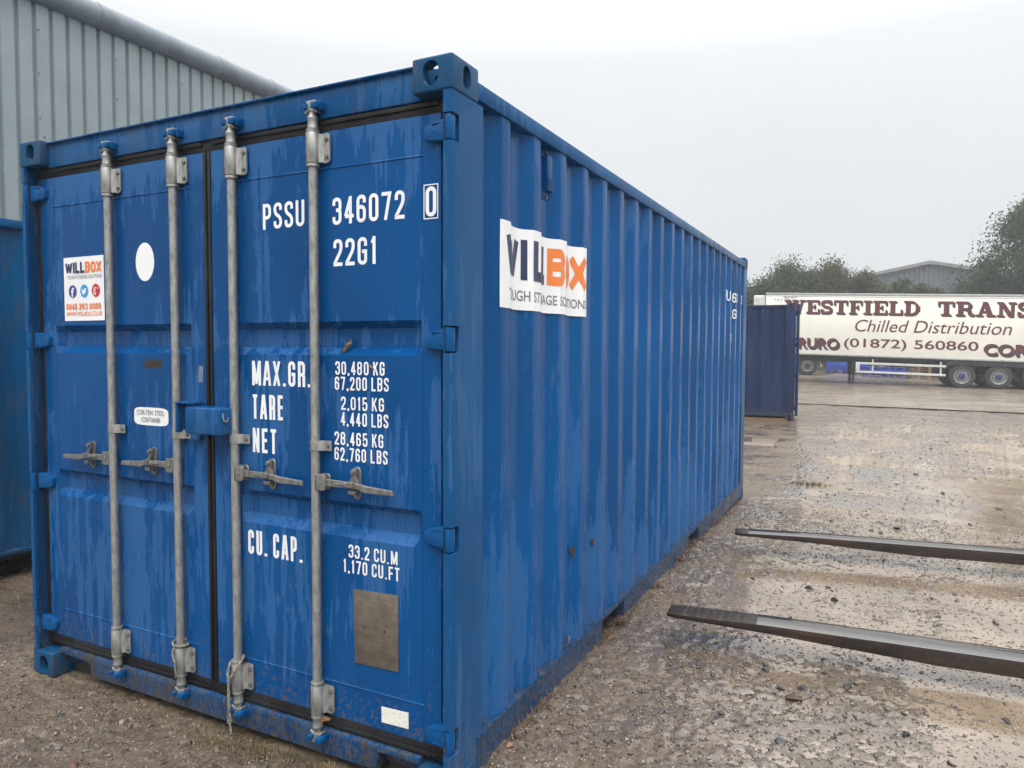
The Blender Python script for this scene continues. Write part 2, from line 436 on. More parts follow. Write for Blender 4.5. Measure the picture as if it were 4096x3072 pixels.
# ------------------------------------------------------------------ lettering
A1 = [(0, 0), (0.5, 1), (1, 0)]
GL = {  # strokes: (closed, [(x, y[, corner radius])])  radius in units of the glyph's half width; no radius = sharp
 '0': [(1, [(0, 0, 1), (1, 0, 1), (1, 1, 1), (0, 1, 1)])],
 'O': [(1, [(0, 0, 1), (1, 0, 1), (1, 1, 1), (0, 1, 1)])],
 'C': [(0, [(1, .70), (1, 1, 1), (0, 1, 1), (0, 0, 1), (1, 0, 1), (1, .30)])],
 'G': [(0, [(1, .70), (1, 1, 1), (0, 1, 1), (0, 0, 1), (1, 0, .8), (1, .48), (.45, .48)])],
 'S': [(0, [(1, .74), (1, 1, 1), (0, 1, 1), (0, .62, .8), (1, .38, .8), (1, 0, 1), (0, 0, 1), (0, .26)])],
 'U': [(0, [(0, 1.3), (0, 0, 1), (1, 0, 1), (1, 1.3)])],
 'P': [(0, [(0, -.3), (0, 1.3)]), (0, [(-.0, 1), (1, 1, 1), (1, .45, 1), (0, .45)])],
 'R': [(0, [(0, -.3), (0, 1.3)]), (0, [(0, 1), (1, 1, 1), (1, .47, 1), (0, .47)]), (0, [(.5, .47), (1, .47, .8), (1, -.3)])],
 'B': [(0, [(0, -.3), (0, 1.3)]), (0, [(0, 1), (1, 1, 1), (1, .53, .9), (0, .53)]), (0, [(0, .53), (1, .53, .9), (1, 0, 1), (0, 0)])],
 'D': [(1, [(0, 0), (1, 0, 1), (1, 1, 1), (0, 1)])],
 'A': [(0, [(-.1, -.08), (.42, 1.08)]), (0, [(.58, 1.08), (1.1, -.08)]), (0, [(.14, .25), (.86, .25)])],
 'M': [(0, [(0, -.3), (0, 1.3)]), (0, [(1, -.3), (1, 1.3)]), (0, [(.04, 1.08), (.5, .0)]), (0, [(.96, 1.08), (.5, .0)])],
 'N': [(0, [(0, -.3), (0, 1.3)]), (0, [(1, -.3), (1, 1.3)]), (0, [(.03, 1.08), (.97, -.08)])],
 'X': [(0, [(-.08, -.08), (1.08, 1.08)]), (0, [(-.08, 1.08), (1.08, -.08)])],
 'K': [(0, [(0, -.3), (0, 1.3)]), (0, [(1.05, 1.08), (.05, .38)]), (0, [(.32, .62), (1.1, -.08)])],
 'E': [(0, [(1.24, 1), (0, 1), (0, 0), (1.24, 0)]), (0, [(0, .52), (1.1, .52)])],
 'F': [(0, [(1.24, 1), (0, 1), (0, -.3)]), (0, [(0, .50), (1.1, .50)])],
 'T': [(0, [(-.24, 1), (1.24, 1)]), (0, [(.5, 1), (.5, -.3)])],
 'L': [(0, [(0, 1.3), (0, 0), (1.24, 0)])],
 'I': [(0, [(.5, -.3), (.5, 1.3)])],
 'H': [(0, [(0, -.3), (0, 1.3)]), (0, [(1, -.3), (1, 1.3)]), (0, [(0, .5), (1, .5)])],
 'W': [(0, [(-.03, 1.08), (.25, -.05)]), (0, [(.5, 1.0), (.25, -.05)]), (0, [(.5, 1.0), (.75, -.05)]), (0, [(1.03, 1.08), (.75, -.05)])],
 '1': [(0, [(.62, -.3), (.62, 1.3)]), (0, [(.62, .98), (.1, .80)])],
 '2': [(0, [(0, .70), (0, 1, 1), (1, 1, 1), (1, .60, .8), (0, .06), (0, 0), (1.22, 0)])],
 '3': [(0, [(0, .74), (0, 1, 1), (1, 1, 1), (1, .54, .8), (.35, .54)]), (0, [(.35, .54), (1, .54, .8), (1, 0, 1), (0, 0, 1), (0, .26)])],
 '4': [(0, [(.72, -.3), (.72, 1.3)]), (0, [(.72, 1.02), (-.06, .24)]), (0, [(-.12, .24), (1.25, .24)])],
 '5': [(0, [(1, 1), (.06, 1), (.0, .48), (.25, .60, .5), (1, .60, .9), (1, 0, 1), (0, 0, 1), (0, .24)])],
 '6': [(0, [(1, .74), (1, 1, 1), (0, 1, 1), (0, .3)]), (1, [(0, 0, 1), (1, 0, 1), (1, .57, 1), (0, .57, .4)])],
 '7': [(0, [(-.22, 1), (1, 1), (.35, -.08)])],
 '8': [(1, [(0, .53, .8), (1, .53, .8), (1, 1, 1), (0, 1, 1)]), (1, [(0, 0, 1), (1, 0, 1), (1, .53, .8), (0, .53, .8)])],
 '-': [(0, [(.05, .45), (.95, .45)])],
 '.': [(0, [(.5, -.08), (.5, .06)])], ',': [(0, [(.6, .08), (.35, -.16)])],
}
WF = {'M': 1.32, 'W': 1.5, 'I': .38, '.': .38, ',': .38, '1': .72, 'A': 1.08, 'N': 1.05, 'L': .92, 'T': .95, 'E': .92, 'F': .9}

def fillet(pts, closed, rad):
    P = [Vector((p[0], p[1])) for p in pts]
    rr = [p[2] if len(p) > 2 else 0 for p in pts]
    n = len(P); outp = []
    for i in range(n):
        if not closed and i in (0, n - 1) or rr[i] == 0:
            outp.append(P[i]); continue
        a = P[i - 1] - P[i]; b = P[(i + 1) % n] - P[i]
        la, lb = a.length, b.length
        r = min(rad * rr[i], la * 0.499, lb * 0.499)
        a.normalize(); b.normalize()
        s0 = P[i] + a * r; s1 = P[i] + b * r
        for k in range(6):
            t = k / 5
            # rational quarter-ellipse like blend
            w0, w1, w2 = (1 - t) ** 2, 2 * t * (1 - t) * 0.72, t ** 2
            outp.append((s0 * w0 + P[i] * w1 + s1 * w2) / (w0 + w1 + w2))
    q = [outp[0]]
    for p in outp[1:]:
        if (p - q[-1]).length > 1e-5: q.append(p)
    if closed and (q[0] - q[-1]).length < 1e-5: q.pop()
    return q

def ribbon(P, closed, h):
    n = len(P); L = []; Rr = []
    for i in range(n):
        d0 = (P[i] - P[i - 1]) if (closed or i > 0) else None
        d1 = (P[(i + 1) % n] - P[i]) if (closed or i < n - 1) else None
        if d0 is None: d0 = d1
        if d1 is None: d1 = d0
        d0 = d0.normalized(); d1 = d1.normalized()
        n0 = Vector((-d0.y, d0.x)); n1 = Vector((-d1.y, d1.x))
        m = n0 + n1
        if m.length < 1e-4: m = n0.copy()
        m.normalize()
        k = h / max(0.42, m.dot(n0))
        L.append(P[i] + m * k); Rr.append(P[i] - m * k)
    vs = L + Rr
    fs = []
    for i in range(n if closed else n - 1):
        j = (i + 1) % n
        fs.append((i, n + i, n + j, j))
    return vs, fs

def stroke_text(s, h, width, t=0.135, gap=0.14, space=0.34):
    """2D mesh of s: cap height h, overall width as given. returns list of (verts, faces) per stroke"""
    nf = sum(WF.get(c, 1.0) for c in s if c != ' ')
    ng = len([c for c in s]) - 1
    sp = s.count(' ')
    W = width / h
    gw = (W - gap * (ng - sp) - space * sp) / nf
    outl = []; x = 0.0
    for c in s:
        if c == ' ':
            x += space - gap + gap * 0.0; continue
        wd = gw * WF.get(c, 1.0)
        cx0, cx1 = x + t / 2, x + wd - t / 2
        for closed, pts in GL[c]:
            pp = []
            for p in pts:
                q = (cx0 + p[0] * (cx1 - cx0), t / 2 + p[1] * (1 - t))
                pp.append((*q, *p[2:]))
            P = fillet(pp, closed, max(0.05, (cx1 - cx0) / 2))
            hw = t / 2
            if c in '.,': hw = t * 0.56
            vs, fs = ribbon(P, closed, hw)
            # keep flat ends inside the cap height
            vs = [Vector((v.x * h, min(max(v.y, 0.0 if c != ',' else -0.18), 1.0) * h)) for v in vs]
            outl.append((vs, fs))
        x += wd + gap
    return outl

_tc = {}
def font_text(s, h, width, shear=0.0, bold=0.0):
    """2D mesh of s in Blender's own built-in typeface, fitted to a box h high and width wide"""
    cu = bpy.data.curves.new('t', 'FONT'); cu.body = s; cu.shear = shear; cu.offset = bold; cu.resolution_u = 4
    o = bpy.data.objects.new('t', cu); COL.objects.link(o)
    bpy.context.view_layer.update()
    me = bpy.data.meshes.new_from_object(o.evaluated_get(bpy.context.evaluated_depsgraph_get()))
    bpy.data.objects.remove(o)
    V = [v.co.copy() for v in me.vertices]; F = [tuple(p.vertices) for p in me.polygons]
    xs = [v.x for v in V]; ys = [v.y for v in V]
    x0, x1, y0, y1 = min(xs), max(xs), min(ys), max(ys)
    vs = [Vector(((v.x - x0) / (x1 - x0) * width, (v.y - y0) / (y1 - y0) * h)) for v in V]
    bpy.data.meshes.remove(me)
    return [(vs, F)]

def decal(name, strokes, mapf, mat, parent, lift=0.0, step=0.00018, cuts=None):
    """strokes of 2D mesh laid on a surface by mapf(u, v, height)"""
    bm = bmesh.new()
    for k, (vs, fs) in enumerate(strokes):
        b = bmesh.new()
        vv = [b.verts.new((v.x, v.y, lift + step * (k % 9))) for v in vs]
        for f in fs:
            try: b.faces.new([vv[i] for i in f])
            except ValueError: pass
        if cuts:
            for c in cuts:
                g = list(b.verts) + list(b.edges) + list(b.faces)
                bmesh.ops.bisect_plane(b, geom=g, plane_co=(c, 0, 0), plane_no=(1, 0, 0))
        tmp = bpy.data.meshes.new('x'); b.to_mesh(tmp); b.free(); bm.from_mesh(tmp); bpy.data.meshes.remove(tmp)
    for v in bm.verts: v.co = Vector(mapf(*v.co))
    me = bpy.data.meshes.new(name); bm.to_mesh(me); bm.free()
    me.materials.append(mat)
    return link(name, me, parent)

def poly2d(pts): return [([Vector(p) for p in pts], [tuple(range(len(pts)))])]
def disc2d(cx, cy, rx, ry=None, n=40, sq=2.0):
    ry = ry or rx
    f = lambda c: math.copysign(abs(c) ** (2 / sq), c)
    return poly2d([(cx + rx * f(math.cos(2 * math.pi * i / n)), cy + ry * f(math.sin(2 * math.pi * i / n))) for i in range(n)])
def moved(strokes, dx, dy): return [([Vector((v.x + dx, v.y + dy)) for v in vs], fs) for vs, fs in strokes]

# ------------------------------------------------------------------ the yard ground
def ss(a, b, v):
    t = np.clip((v - a) / (b - a), 0, 1); return t * t * (3 - 2 * t)
PUDDLES = [  # x, y, half length, half width, angle, depth
 (3.45, 3.05, .42, .26, .5, .016), (3.10, 2.66, .22, .14, .4, .010), (4.00, 3.74, .45, .14, .35, .015), (4.55, 3.80, .4, .16, .2, .014),
 (4.22, 1.80, .34, .20, .5, .016), (3.20, 1.78, .16, .06, .5, .011), (3.46, 1.88, .15, .05, .5, .011), (3.40, 1.46, .12, .07, .4, .010),
 (3.90, 4.85, .5, .22, .4, .010), (4.70, 5.85, .7, .3, .3, .012), (5.3, 3.4, .5, .3, .3, .015), (3.3, 5.6, .5, .2, .2, .010), (5.0, 8.2, .9, .35, .1, .012),
 (4.9, 2.3, .5, .2, .3, .015), (6.3, 10.5, 1.2, .4, .0, .012), (3.6, 9.4, .8, .3, .1, .010)]
def base_z(x, y):
    x = np.asarray(x, float); y = np.asarray(y, float)
    z = 0.075 * ss(2.15, 2.5, x) * (1 - ss(3.2, 6.6, y)) * ss(-1.2, 0.3, y + 0.0 * x)
    z = z + 0.12 * ss(10, 32, y) + 0.22 * ss(33, 42, y) - 0.02 * (np.clip(x, -2, 12) - 4) * ss(18, 36, y)
    z = z - 0.05 * ss(0.3, 1.6, -x)
    return z
def vnoise(x, y, seed):
    xi = np.floor(x).astype(np.int64); yi = np.floor(y).astype(np.int64)
    fx = x - xi; fy = y - yi
    fx = fx * fx * (3 - 2 * fx); fy = fy * fy * (3 - 2 * fy)
    def hsh(a, b):
        n = (a * 374761393 + b * 668265263 + seed * 974634749) & 0x7fffffff
        n = ((n ^ (n >> 13)) * 1274126177) & 0x7fffffff
        return ((n ^ (n >> 16)) & 0xffff) / 65535.0
    return (hsh(xi, yi) * (1 - fx) + hsh(xi + 1, yi) * fx) * (1 - fy) + (hsh(xi, yi + 1) * (1 - fx) + hsh(xi + 1, yi + 1) * fx) * fy - 0.5
def lumps(x, y):
    h = 0.010 * vnoise(x / 1.1 + 31, y / 1.1 + 17, 1) + 0.009 * vnoise(x / .42 + 5, y / .42 + 9, 2)
    h += 0.008 * vnoise(x / .17, y / .13, 3) + 0.009 * vnoise(x / .07, y / .05, 4) + 0.013 * vnoise(x / .033, y / .03, 5)
    far = ss(10, 24, y)
    h = h * (1 - 0.75 * far)
    # tyre ruts curving along the yard
    for r0, wdt, dep in ((3.0, .16, .010), (4.55, .2, .012), (6.2, .2, .012), (7.9, .22, .010)):
        xc = r0 + 0.10 * (y - 3) + 0.25 * np.sin(y * .25 + r0)
        d = (x - xc) / wdt
        h -= dep * np.exp(-d * d) * (1 - far) * (0.6 + 0.8 * (vnoise(x / .12, y / .05, 8) + .5))
    return h
def ground_z(x, y):
    x = np.asarray(x, float); y = np.asarray(y, float)
    z = base_z(x, y) + lumps(x, y)
    for px, py, a, b, an, d in PUDDLES:
        u = (x - px) * math.cos(an) + (y - py) * math.sin(an); v = -(x - px) * math.sin(an) + (y - py) * math.cos(an)
        z = z - d * 0.9 * np.exp(-((u / a) ** 2 + (v / b) ** 2) * 1.0)
    return z
def gz(x, y): return float(ground_z(x, y))

def axis(segments):
    outv = [segments[0][0]]
    for a, b, s0, s1 in segments:
        p = a; s = s0
        n = max(1, int(round((b - a) / ((s0 + s1) / 2))))
        ws = np.linspace(s0, s1, n); ws = ws / ws.sum() * (b - a)
        outv += list(a + np.cumsum(ws))
    return np.array(outv)
gx = axis([(-420, -40, 80, 20), (-40, -4, 6, .4), (-4, -0.6, .25, .03), (-0.6, 2.4, .022, .022), (2.4, 5.6, .0145, .0145), (5.6, 10, .016, .07), (10, 40, .1, 4), (40, 420, 20, 80)])
gy = axis([(-420, -20, 80, 6), (-20, -0.9, 3, .03), (-0.9, 0.5, .0145, .0145), (0.5, 5, .0145, .018), (5, 12, .018, .06), (12, 30, .06, .2), (30, 60, .25, 3), (60, 420, 6, 60)])
X, Y = np.meshgrid(gx, gy)
Z = ground_z(X, Y) + rng.uniform(-.0045, .0045, X.shape) * (1 - ss(9, 20, Y))
V = np.stack([X.ravel(), Y.ravel(), Z.ravel()], 1)
nx, ny = len(gx), len(gy)
ii = (np.arange(ny - 1)[:, None] * nx + np.arange(nx - 1)[None, :]).ravel()
F = np.stack([ii, ii + 1, ii + nx + 1, ii + nx], 1)

def ground_mat():
    n = N('wet_gravel')
    v = n.vec((1, 1, 1))
    grit = n.noise(v, 190.0, 4, 0.75)
    small = n.noise(v, 42.0, 5, 0.65)
    patch = n.noise(v, 0.9, 6, 0.6, 0.4)
    vor = n.voro(v, 85.0, out='Color')
    vd = n.voro(v, 85.0)
    sepc = n.t.nodes.new('ShaderNodeSeparateColor'); n.t.links.new(vor, sepc.inputs[0])
    c = n.mix(n.rng(small, 0.3, 0.7), (0.078, 0.054, 0.034), (0.215, 0.158, 0.104))
    c = n.mix(n.rng(grit, 0.35, 0.65, 0, 0.75), c, n.mix(n.rng(grit, 0.5, 0.75), (0.045, 0.036, 0.027), (0.27, 0.225, 0.175)))
    stone = n.math('MULTIPLY', n.rng(sepc.outputs[0], 0.72, 0.76), n.rng(vd, 0.30, 0.38, 1, 0))
    c = n.mix(stone, c, n.mix(sepc.outputs[1], (0.10, 0.10, 0.105), (0.42, 0.36, 0.28)))
    c = n.mix(n.rng(patch, 0.42, 0.62, 0, 0.5), c, (0.075, 0.054, 0.035))
    dark = n.noise(n.vec((1, 1, 1), loc=(5, 3, 0)), 2.6, 6, 0.7)
    c = n.mix(n.rng(dark, 0.6, 0.75, 0, 0.55), c, (0.03, 0.028, 0.028))
    n.set('Base Color', c)
    wet = n.noise(n.vec((1, 1, 1), loc=(9, 1, 0)), 1.7, 7, 0.65)
    xs = n.comp()
    yard = n.math('MULTIPLY', n.rng(xs[0], 2.3, 3.3), 1.0)
    wetm = n.rng(n.math('ADD', wet, n.math('MULTIPLY', yard, 0.10)), 0.42, 0.60)
    n.set('Roughness', n.math('ADD', n.lerp(wetm, 0.50, 0.17), n.math('MULTIPLY', small, 0.12)))
    n.set('Specular IOR Level', 0.5)
    b = n.bump(small, 0.55, 0.010)
    b = n.bump(grit, 0.5, 0.003, b)
    b = n.bump(stone, 0.6, 0.004, b)
    n.set('Normal', b)
    # a thin film of rain water over the wet patches
    n.set('Coat Weight', n.lerp(wetm, 0.0, 0.85)); n.set('Coat Roughness', 0.09); n.set('Coat IOR', 1.5)
    cb = n.bump(small, 0.25, 0.006); cb = n.bump(n.noise(v, 9.0, 4), 0.2, 0.012, cb); n.set('Coat Normal', cb)
    return n.m
M['ground'] = ground_mat()
gm = fast_mesh('ground', V, F, M['ground']); smooth_all(gm)
tag(link('ground', gm), kind='structure')

def water_mat():
    n = N('muddy_rain_water')
    f = n.noise(n.vec((1, 1, 1)), 2.2, 6, .65); g_ = n.noise(n.vec((1, 1, 1)), 55.0, 5, .7)
    c = n.mix(n.rng(f, .35, .65), (0.172, 0.127, 0.084), (0.265, 0.204, 0.144)); c = n.mix(n.rng(g_, .54, .68, 0, .8), c, (0.055, 0.042, 0.030))
    n.set('Base Color', c); n.set('IOR', 2.3); n.set('Specular IOR Level', 0.5)
    n.set('Roughness', n.rng(g_, .48, .72, .02, .16))
    gr = n.rng(n.voro(n.vec((1, 1, 1)), 70.0), .12, .30, 1, 0); gr = n.math('MULTIPLY', gr, n.rng(n.noise(n.vec((1, 1, 1)), 6.0, 5, .7), .42, .6))
    b = n.bump(g_, .10, .003); b = n.bump(n.noise(n.vec((1, 1, 1)), 11.0, 4), .06, .012, b); b = n.bump(gr, .6, .004, b); n.set('Normal', b)
    return n.m
M['water'] = water_mat()
fx = axis([(2.45, 6.0, .05, .05), (6.0, 12, .06, .4), (12, 30, .5, 2)]); fy = axis([(-0.6, 6, .05, .05), (6, 20.5, .07, .4)])
FX, FY = np.meshgrid(fx, fy)
def film_z(FX, FY):
    return base_z(FX, FY) + -.0036 + .012 * vnoise(FX / .9 + 3, FY / .7 + 8, 21) + .005 * vnoise(FX / .3, FY / .22, 22) - .016 * (1 - ss(2.65, 3.15, FX)) - .05 * (1 - ss(2.45, 2.6, FX)) - .02 * ss(14, 20, FY) - .03 * (1 - ss(-.6, .2, FY))
FZ = film_z(FX, FY)
k = len(fx); ii = (np.arange(len(fy) - 1)[:, None] * k + np.arange(k - 1)[None, :]).ravel()
wm = fast_mesh('water_film', np.stack([FX.ravel(), FY.ravel(), FZ.ravel()], 1), np.stack([ii, ii + 1, ii + k + 1, ii + k], 1), M['water']); smooth_all(wm)
tag(link('rain_water', wm), kind='structure')

# ------------------------------------------------------------------ shipping container: shared meshes
CW, CH, CL = 2.438, 2.591, 6.058
def oval(cx, cy, w_, h_, n=10):
    """stadium/oval outline"""
    pts = []
    if h_ >= w_:
        r = w_ / 2; k = h_ / 2 - r
        pts = [(cx + r * math.cos(a), cy + k + r * math.sin(a)) for a in [math.pi * i / n for i in range(n + 1)]]
        pts += [(cx + r * math.cos(a), cy - k + r * math.sin(a)) for a in [math.pi + math.pi * i / n for i in range(n + 1)]]
    else:
        pts = [(cx + (q[1] - cy), cy + (q[0] - cx)) for q in oval(cx, cy, h_, w_, n)]
    return pts
def casting_mesh(mat):
    base = MB().box(0, .162, 0, .178, 0, .118).mesh('corner_casting', None, bevel=.009, seg=3)
    cut = [MB().box(.026, .136, .028, .15, .026, .092).mesh('c', None)]
    cut.append(MB().prism(oval(.086, .062, .063, .083), 'y', -.02, .09).mesh('c', None))
    cut.append(MB().prism(oval(.095, .060, .050, .082), 'x', -.02, .09).mesh('c', None))
    cut.append(MB().prism(oval(.089, .080, .118, .06), 'z', .06, .14).mesh('c', None))
    for c in cut:
        b = bmesh.new(); b.from_mesh(c); bmesh.ops.recalc_face_normals(b, faces=b.faces); b.to_mesh(c); b.free()
    me = boolean(base, cut)
    me.materials.clear(); me.materials.append(mat)
    return me
def castings(parent, me):
    # the mesh has its end hole on y=0, side hole on x=0, top hole on top; mirrored into the eight corners
    for sx in (0, 1):
        for sy in (0, 1):
            for sz in (0, 1):
                o = link('corner_casting', me, parent)
                o.scale = (-1 if sx else 1, -1 if sy else 1, 1 if sz else -1)
                o.location = (CW if sx else 0, CL if sy else 0, CH - .118 if sz else .118)

PITCH, FLAT, SLOPE, DEPTH, Y0 = 0.280, 0.070, 0.070, 0.036, 0.371
def corr(y):
    """how far the side sheet lies inside its outer face at y"""
    t = (y - Y0) % PITCH
    if t < FLAT: return 0.0
    if t < FLAT + SLOPE: return DEPTH * (t - FLAT) / SLOPE
    if t < PITCH - SLOPE: return DEPTH
    return DEPTH * (PITCH - t) / SLOPE
def side_profile(y0, y1, r=.007):
    ys = [y0]
    k = math.floor((y0 - Y0) / PITCH) - 1
    while True:
        b = Y0 + k * PITCH
        if b > y1: break
        for c in (0, FLAT, FLAT + SLOPE, PITCH - SLOPE):
            for d in (-r, 0, r):
                y = b + c + d
                if y0 < y < y1: ys.append(y)
        k += 1
    ys.append(y1)
    pr = []
    for y in ys:
        x = (corr(y - r) + corr(y + r) + 2 * corr(y)) / 4
        pr.append((y, x))
    return pr
def side_mesh(mat, y0=.205, y1=CL - .205, z0=.165, z1=2.50):
    pr = side_profile(y0, y1)
    m = MB(); n = len(pr); K = 22
    zs = [z0 + (z1 - z0) * k / K for k in range(K + 1)]
    def dent(y, z):
        a = np.array(y); b = np.array(z)
        q = float(.007 * vnoise(a / .55 + 2, b / .6 + 4, 51) + .003 * vnoise(a / .2, b / .3 + 2, 52))
        q += .010 * math.exp(-((y - 1.18) / .10) ** 2 - ((z - .63) / .09) ** 2) + .007 * math.exp(-((y - 1.46) / .08) ** 2 - ((z - .6) / .08) ** 2) + .008 * math.exp(-((y - 3.1) / .2) ** 2 - ((z - .9) / .15) ** 2)
        return q * min(1, (z - z0) * 6, (z1 - z) * 6)
    vs = []
    for z in zs: vs += [(-x - dent(y, z), y, z) for y, x in pr]
    fs = [(j_ * n + i, j_ * n + i + 1, (j_ + 1) * n + i + 1, (j_ + 1) * n + i) for j_ in range(K) for i in range(n - 1)]
    b0 = len(vs)
    vs += [(-x - .014, y, z) for z in (z0, z1) for y, x in pr]
    for i in range(n - 1): fs.append((b0 + i + 1, b0 + i, b0 + n + i, b0 + n + i + 1))
    m.add(vs, fs)
    return m.mesh('side_panel', mat, smooth_angle=50, normals=False)
def rail_bottom(mat):
    # folded channel: web, top ledge, bottom lip; two fork pockets cut out
    m = MB()
    def seg(a, b, zlo):
        m.box(-.006, 0, a, b, zlo, .178)
        if zlo < .1: m.box(-.03, .0045, a, b, zlo - .012, zlo)
    m.box(-.055, .0035, .178, CL - .178, .178, .190)
    for a, b in ((.178, 1.53), (1.90, 3.50), (3.86, CL - .178)): seg(a, b, .06)
    seg(1.53, 1.90, .165); seg(3.50, 3.86, .165)
    for a, b in ((1.53, 1.90), (3.50, 3.86)):
        m.box(-.5, -.006, a - .006, a, .04, .165); m.box(-.5, -.006, b, b + .006, .04, .165); m.box(-.5, -.006, a, b, .165, .171)
    return m.mesh('bottom_side_rail', mat)
def shell(parent, mats, casting, both=True):
    """the plain parts every container here shares: rails, side sheets, roof, floor, back wall, castings"""
    castings(parent, casting)
    sm = side_mesh(mats['side'])
    rt = MB().box(-.062, -.001, .178, CL - .178, 2.487, 2.549).mesh('top_side_rail', mats['post'], bevel=.006)
    rb = rail_bottom(mats['rail'])
    for s, x in ((1, CW), (-1, 0)):
        for nm, me, dx in (('side_panel', sm, -.010), ('top_side_rail', rt, 0), ('bottom_side_rail', rb, -.002)):
            o = link(nm, me, parent); o.scale = (s, 1, 1); o.location = (x + s * dx, 0, 0)
    # roof sheet: shallow cross corrugation
    m = MB(); pr = side_profile(.12, CL - .12)
    n = len(pr); vs = [(.062, y, 2.545 - x * .5) for y, x in pr] + [(CW - .062, y, 2.545 - x * .5) for y, x in pr]
    m.add(vs, [(i, n + i, n + i + 1, i + 1) for i in range(n - 1)])
    m.build('roof', mats['side'], parent, normals=False)
    MB().box(.06, CW - .06, .12, CL - .1, .12, .165).build('floor', M['inside'], parent)
    # back wall and its posts
    MB().box(.1, CW - .1, CL - .05, CL - .03, .15, 2.50).build('end_wall', mats['side'], parent)
    MB().box(.162, CW - .162, CL - .1, CL - .004, 2.47, 2.57).build('end_header', mats['post'], parent, bevel=.004)
    MB().box(.162, CW - .162, CL - .1, CL - .004, .05, .17).build('end_sill', mats['rail'], parent, bevel=.004)
    for s, x in ((1, 0), (-1, CW)):
        o = MB().box(.004, .12, CL - .212, CL - .003, .119, CH - .119).build('corner_post', mats['post'], parent, bevel=.008)
        o.scale = (s, 1, 1); o.location = (x, 0, 0)

# ------------------------------------------------------------------ the blue container in front
C1 = thing('shipping_container', 'large bright blue shipping container in front with grey locking bars and white lettering', 'container')
cast_me = casting_mesh(M['casting'])
shell(C1, dict(side=M['side'], post=M['post'], rail=M['rail']), cast_me)
HZ = [2.352, 1.645, .958, .248]            # hinge heights
DY = .054                                  # outer face of the doors
# front corner posts with the hinge slots
def post_mesh():
    prof = [(2.402, .0), (2.4255, .0005), (2.4325, .004), (2.4345, .011), (2.4345, .214), (2.395, .214), (2.395, .203), (2.422, .203), (2.422, .016), (2.413, .012), (2.402, .012)]
    base = MB().prism(prof, 'z', .119, CH - .119).mesh('corner_post', None)
    cuts = []
    for z in HZ:
        cuts.append(MB().box(2.38, 2.46, -.02, .050, z - .046, z + .046).mesh('c', None, bevel=.006))
    for c in cuts + [base]:
        b = bmesh.new(); b.from_mesh(c); bmesh.ops.recalc_face_normals(b, faces=b.faces); b.to_mesh(c); b.free()
    me = boolean(base, cuts); me.materials.clear(); me.materials.append(M['post']); return me
pm = post_mesh()
# inner web of the post, carrying the seal
web = MB().box(2.395, 2.401, .012, .13, .119, CH - .119).box(2.401, 2.421, .06, .066, .119, CH - .119).mesh('post_web', M['rail'])  # darker rail paint puts the web's shade and dirt into its colour
for s, x in ((1, 0), (-1, CW)):
    o = link('corner_post', pm, C1); o.scale = (s, 1, 1); o.location = (x, 0, 0)
    wv = link('post_web', web, o)
# header and sill
m = MB().box(.155, CW - .155, .045, .14, 2.466, 2.576).box(.150, CW - .150, .030, .20, 2.574, 2.582)
m.build('door_header', M['frame'], C1, bevel=.003)
m = MB()
sill = [(.162, .112), (.375, .108), (.396, .095), (.402, .045), (2.086, .045), (2.092, .108), (2.10, .118), (CW - .162, .118), (CW - .162, .142), (.162, .142)]
m.prism(sill, 'y', .036, .12)
m.box(.05, CW - .05, .10, .13, .05, .2)
m.build('door_sill', M['sill'], C1, bevel=.003)
for a_, b_ in ((.165, .395), (2.092, 2.27)): MB().box(a_, b_, .11, .118, .0, .11).build('sill_recess', M['inside'], C1)
# rubber seal round both doors
m = MB()
m.box(.03, CW - .03, .062, .085, 2.418, 2.47)
m.box(.035, CW - .035, .058, .080, 2.421, 2.468)
m.box(.035, CW - .035, .056, .085, .140, .194)
m.box(1.192, 1.246, .058, .085, .19, 2.42)
m.box(.044, .0705, .052, .10, .19, 2.42); m.box(CW - .0755, CW - .044, .056, .10, .19, 2.42)
m.build('door_seal', M['rubber'], C1, bevel=.004)
m = MB(); m.box(1.198, 1.214, .050, .058, .192, 2.42); m.box(1.224, 1.240, .050, .058, .192, 2.42); m.box(.09, 1.19, .050, .056, .150, .166); m.box(1.25, 2.35, .050, .056, .150, .166)
m.box(.09, 1.19, .0505, .058, 2.445, 2.462); m.box(1.25, 2.35, .0505, .058, 2.445, 2.462)
m.build('seal_lip', M['rubber'], C1, bevel=.003)

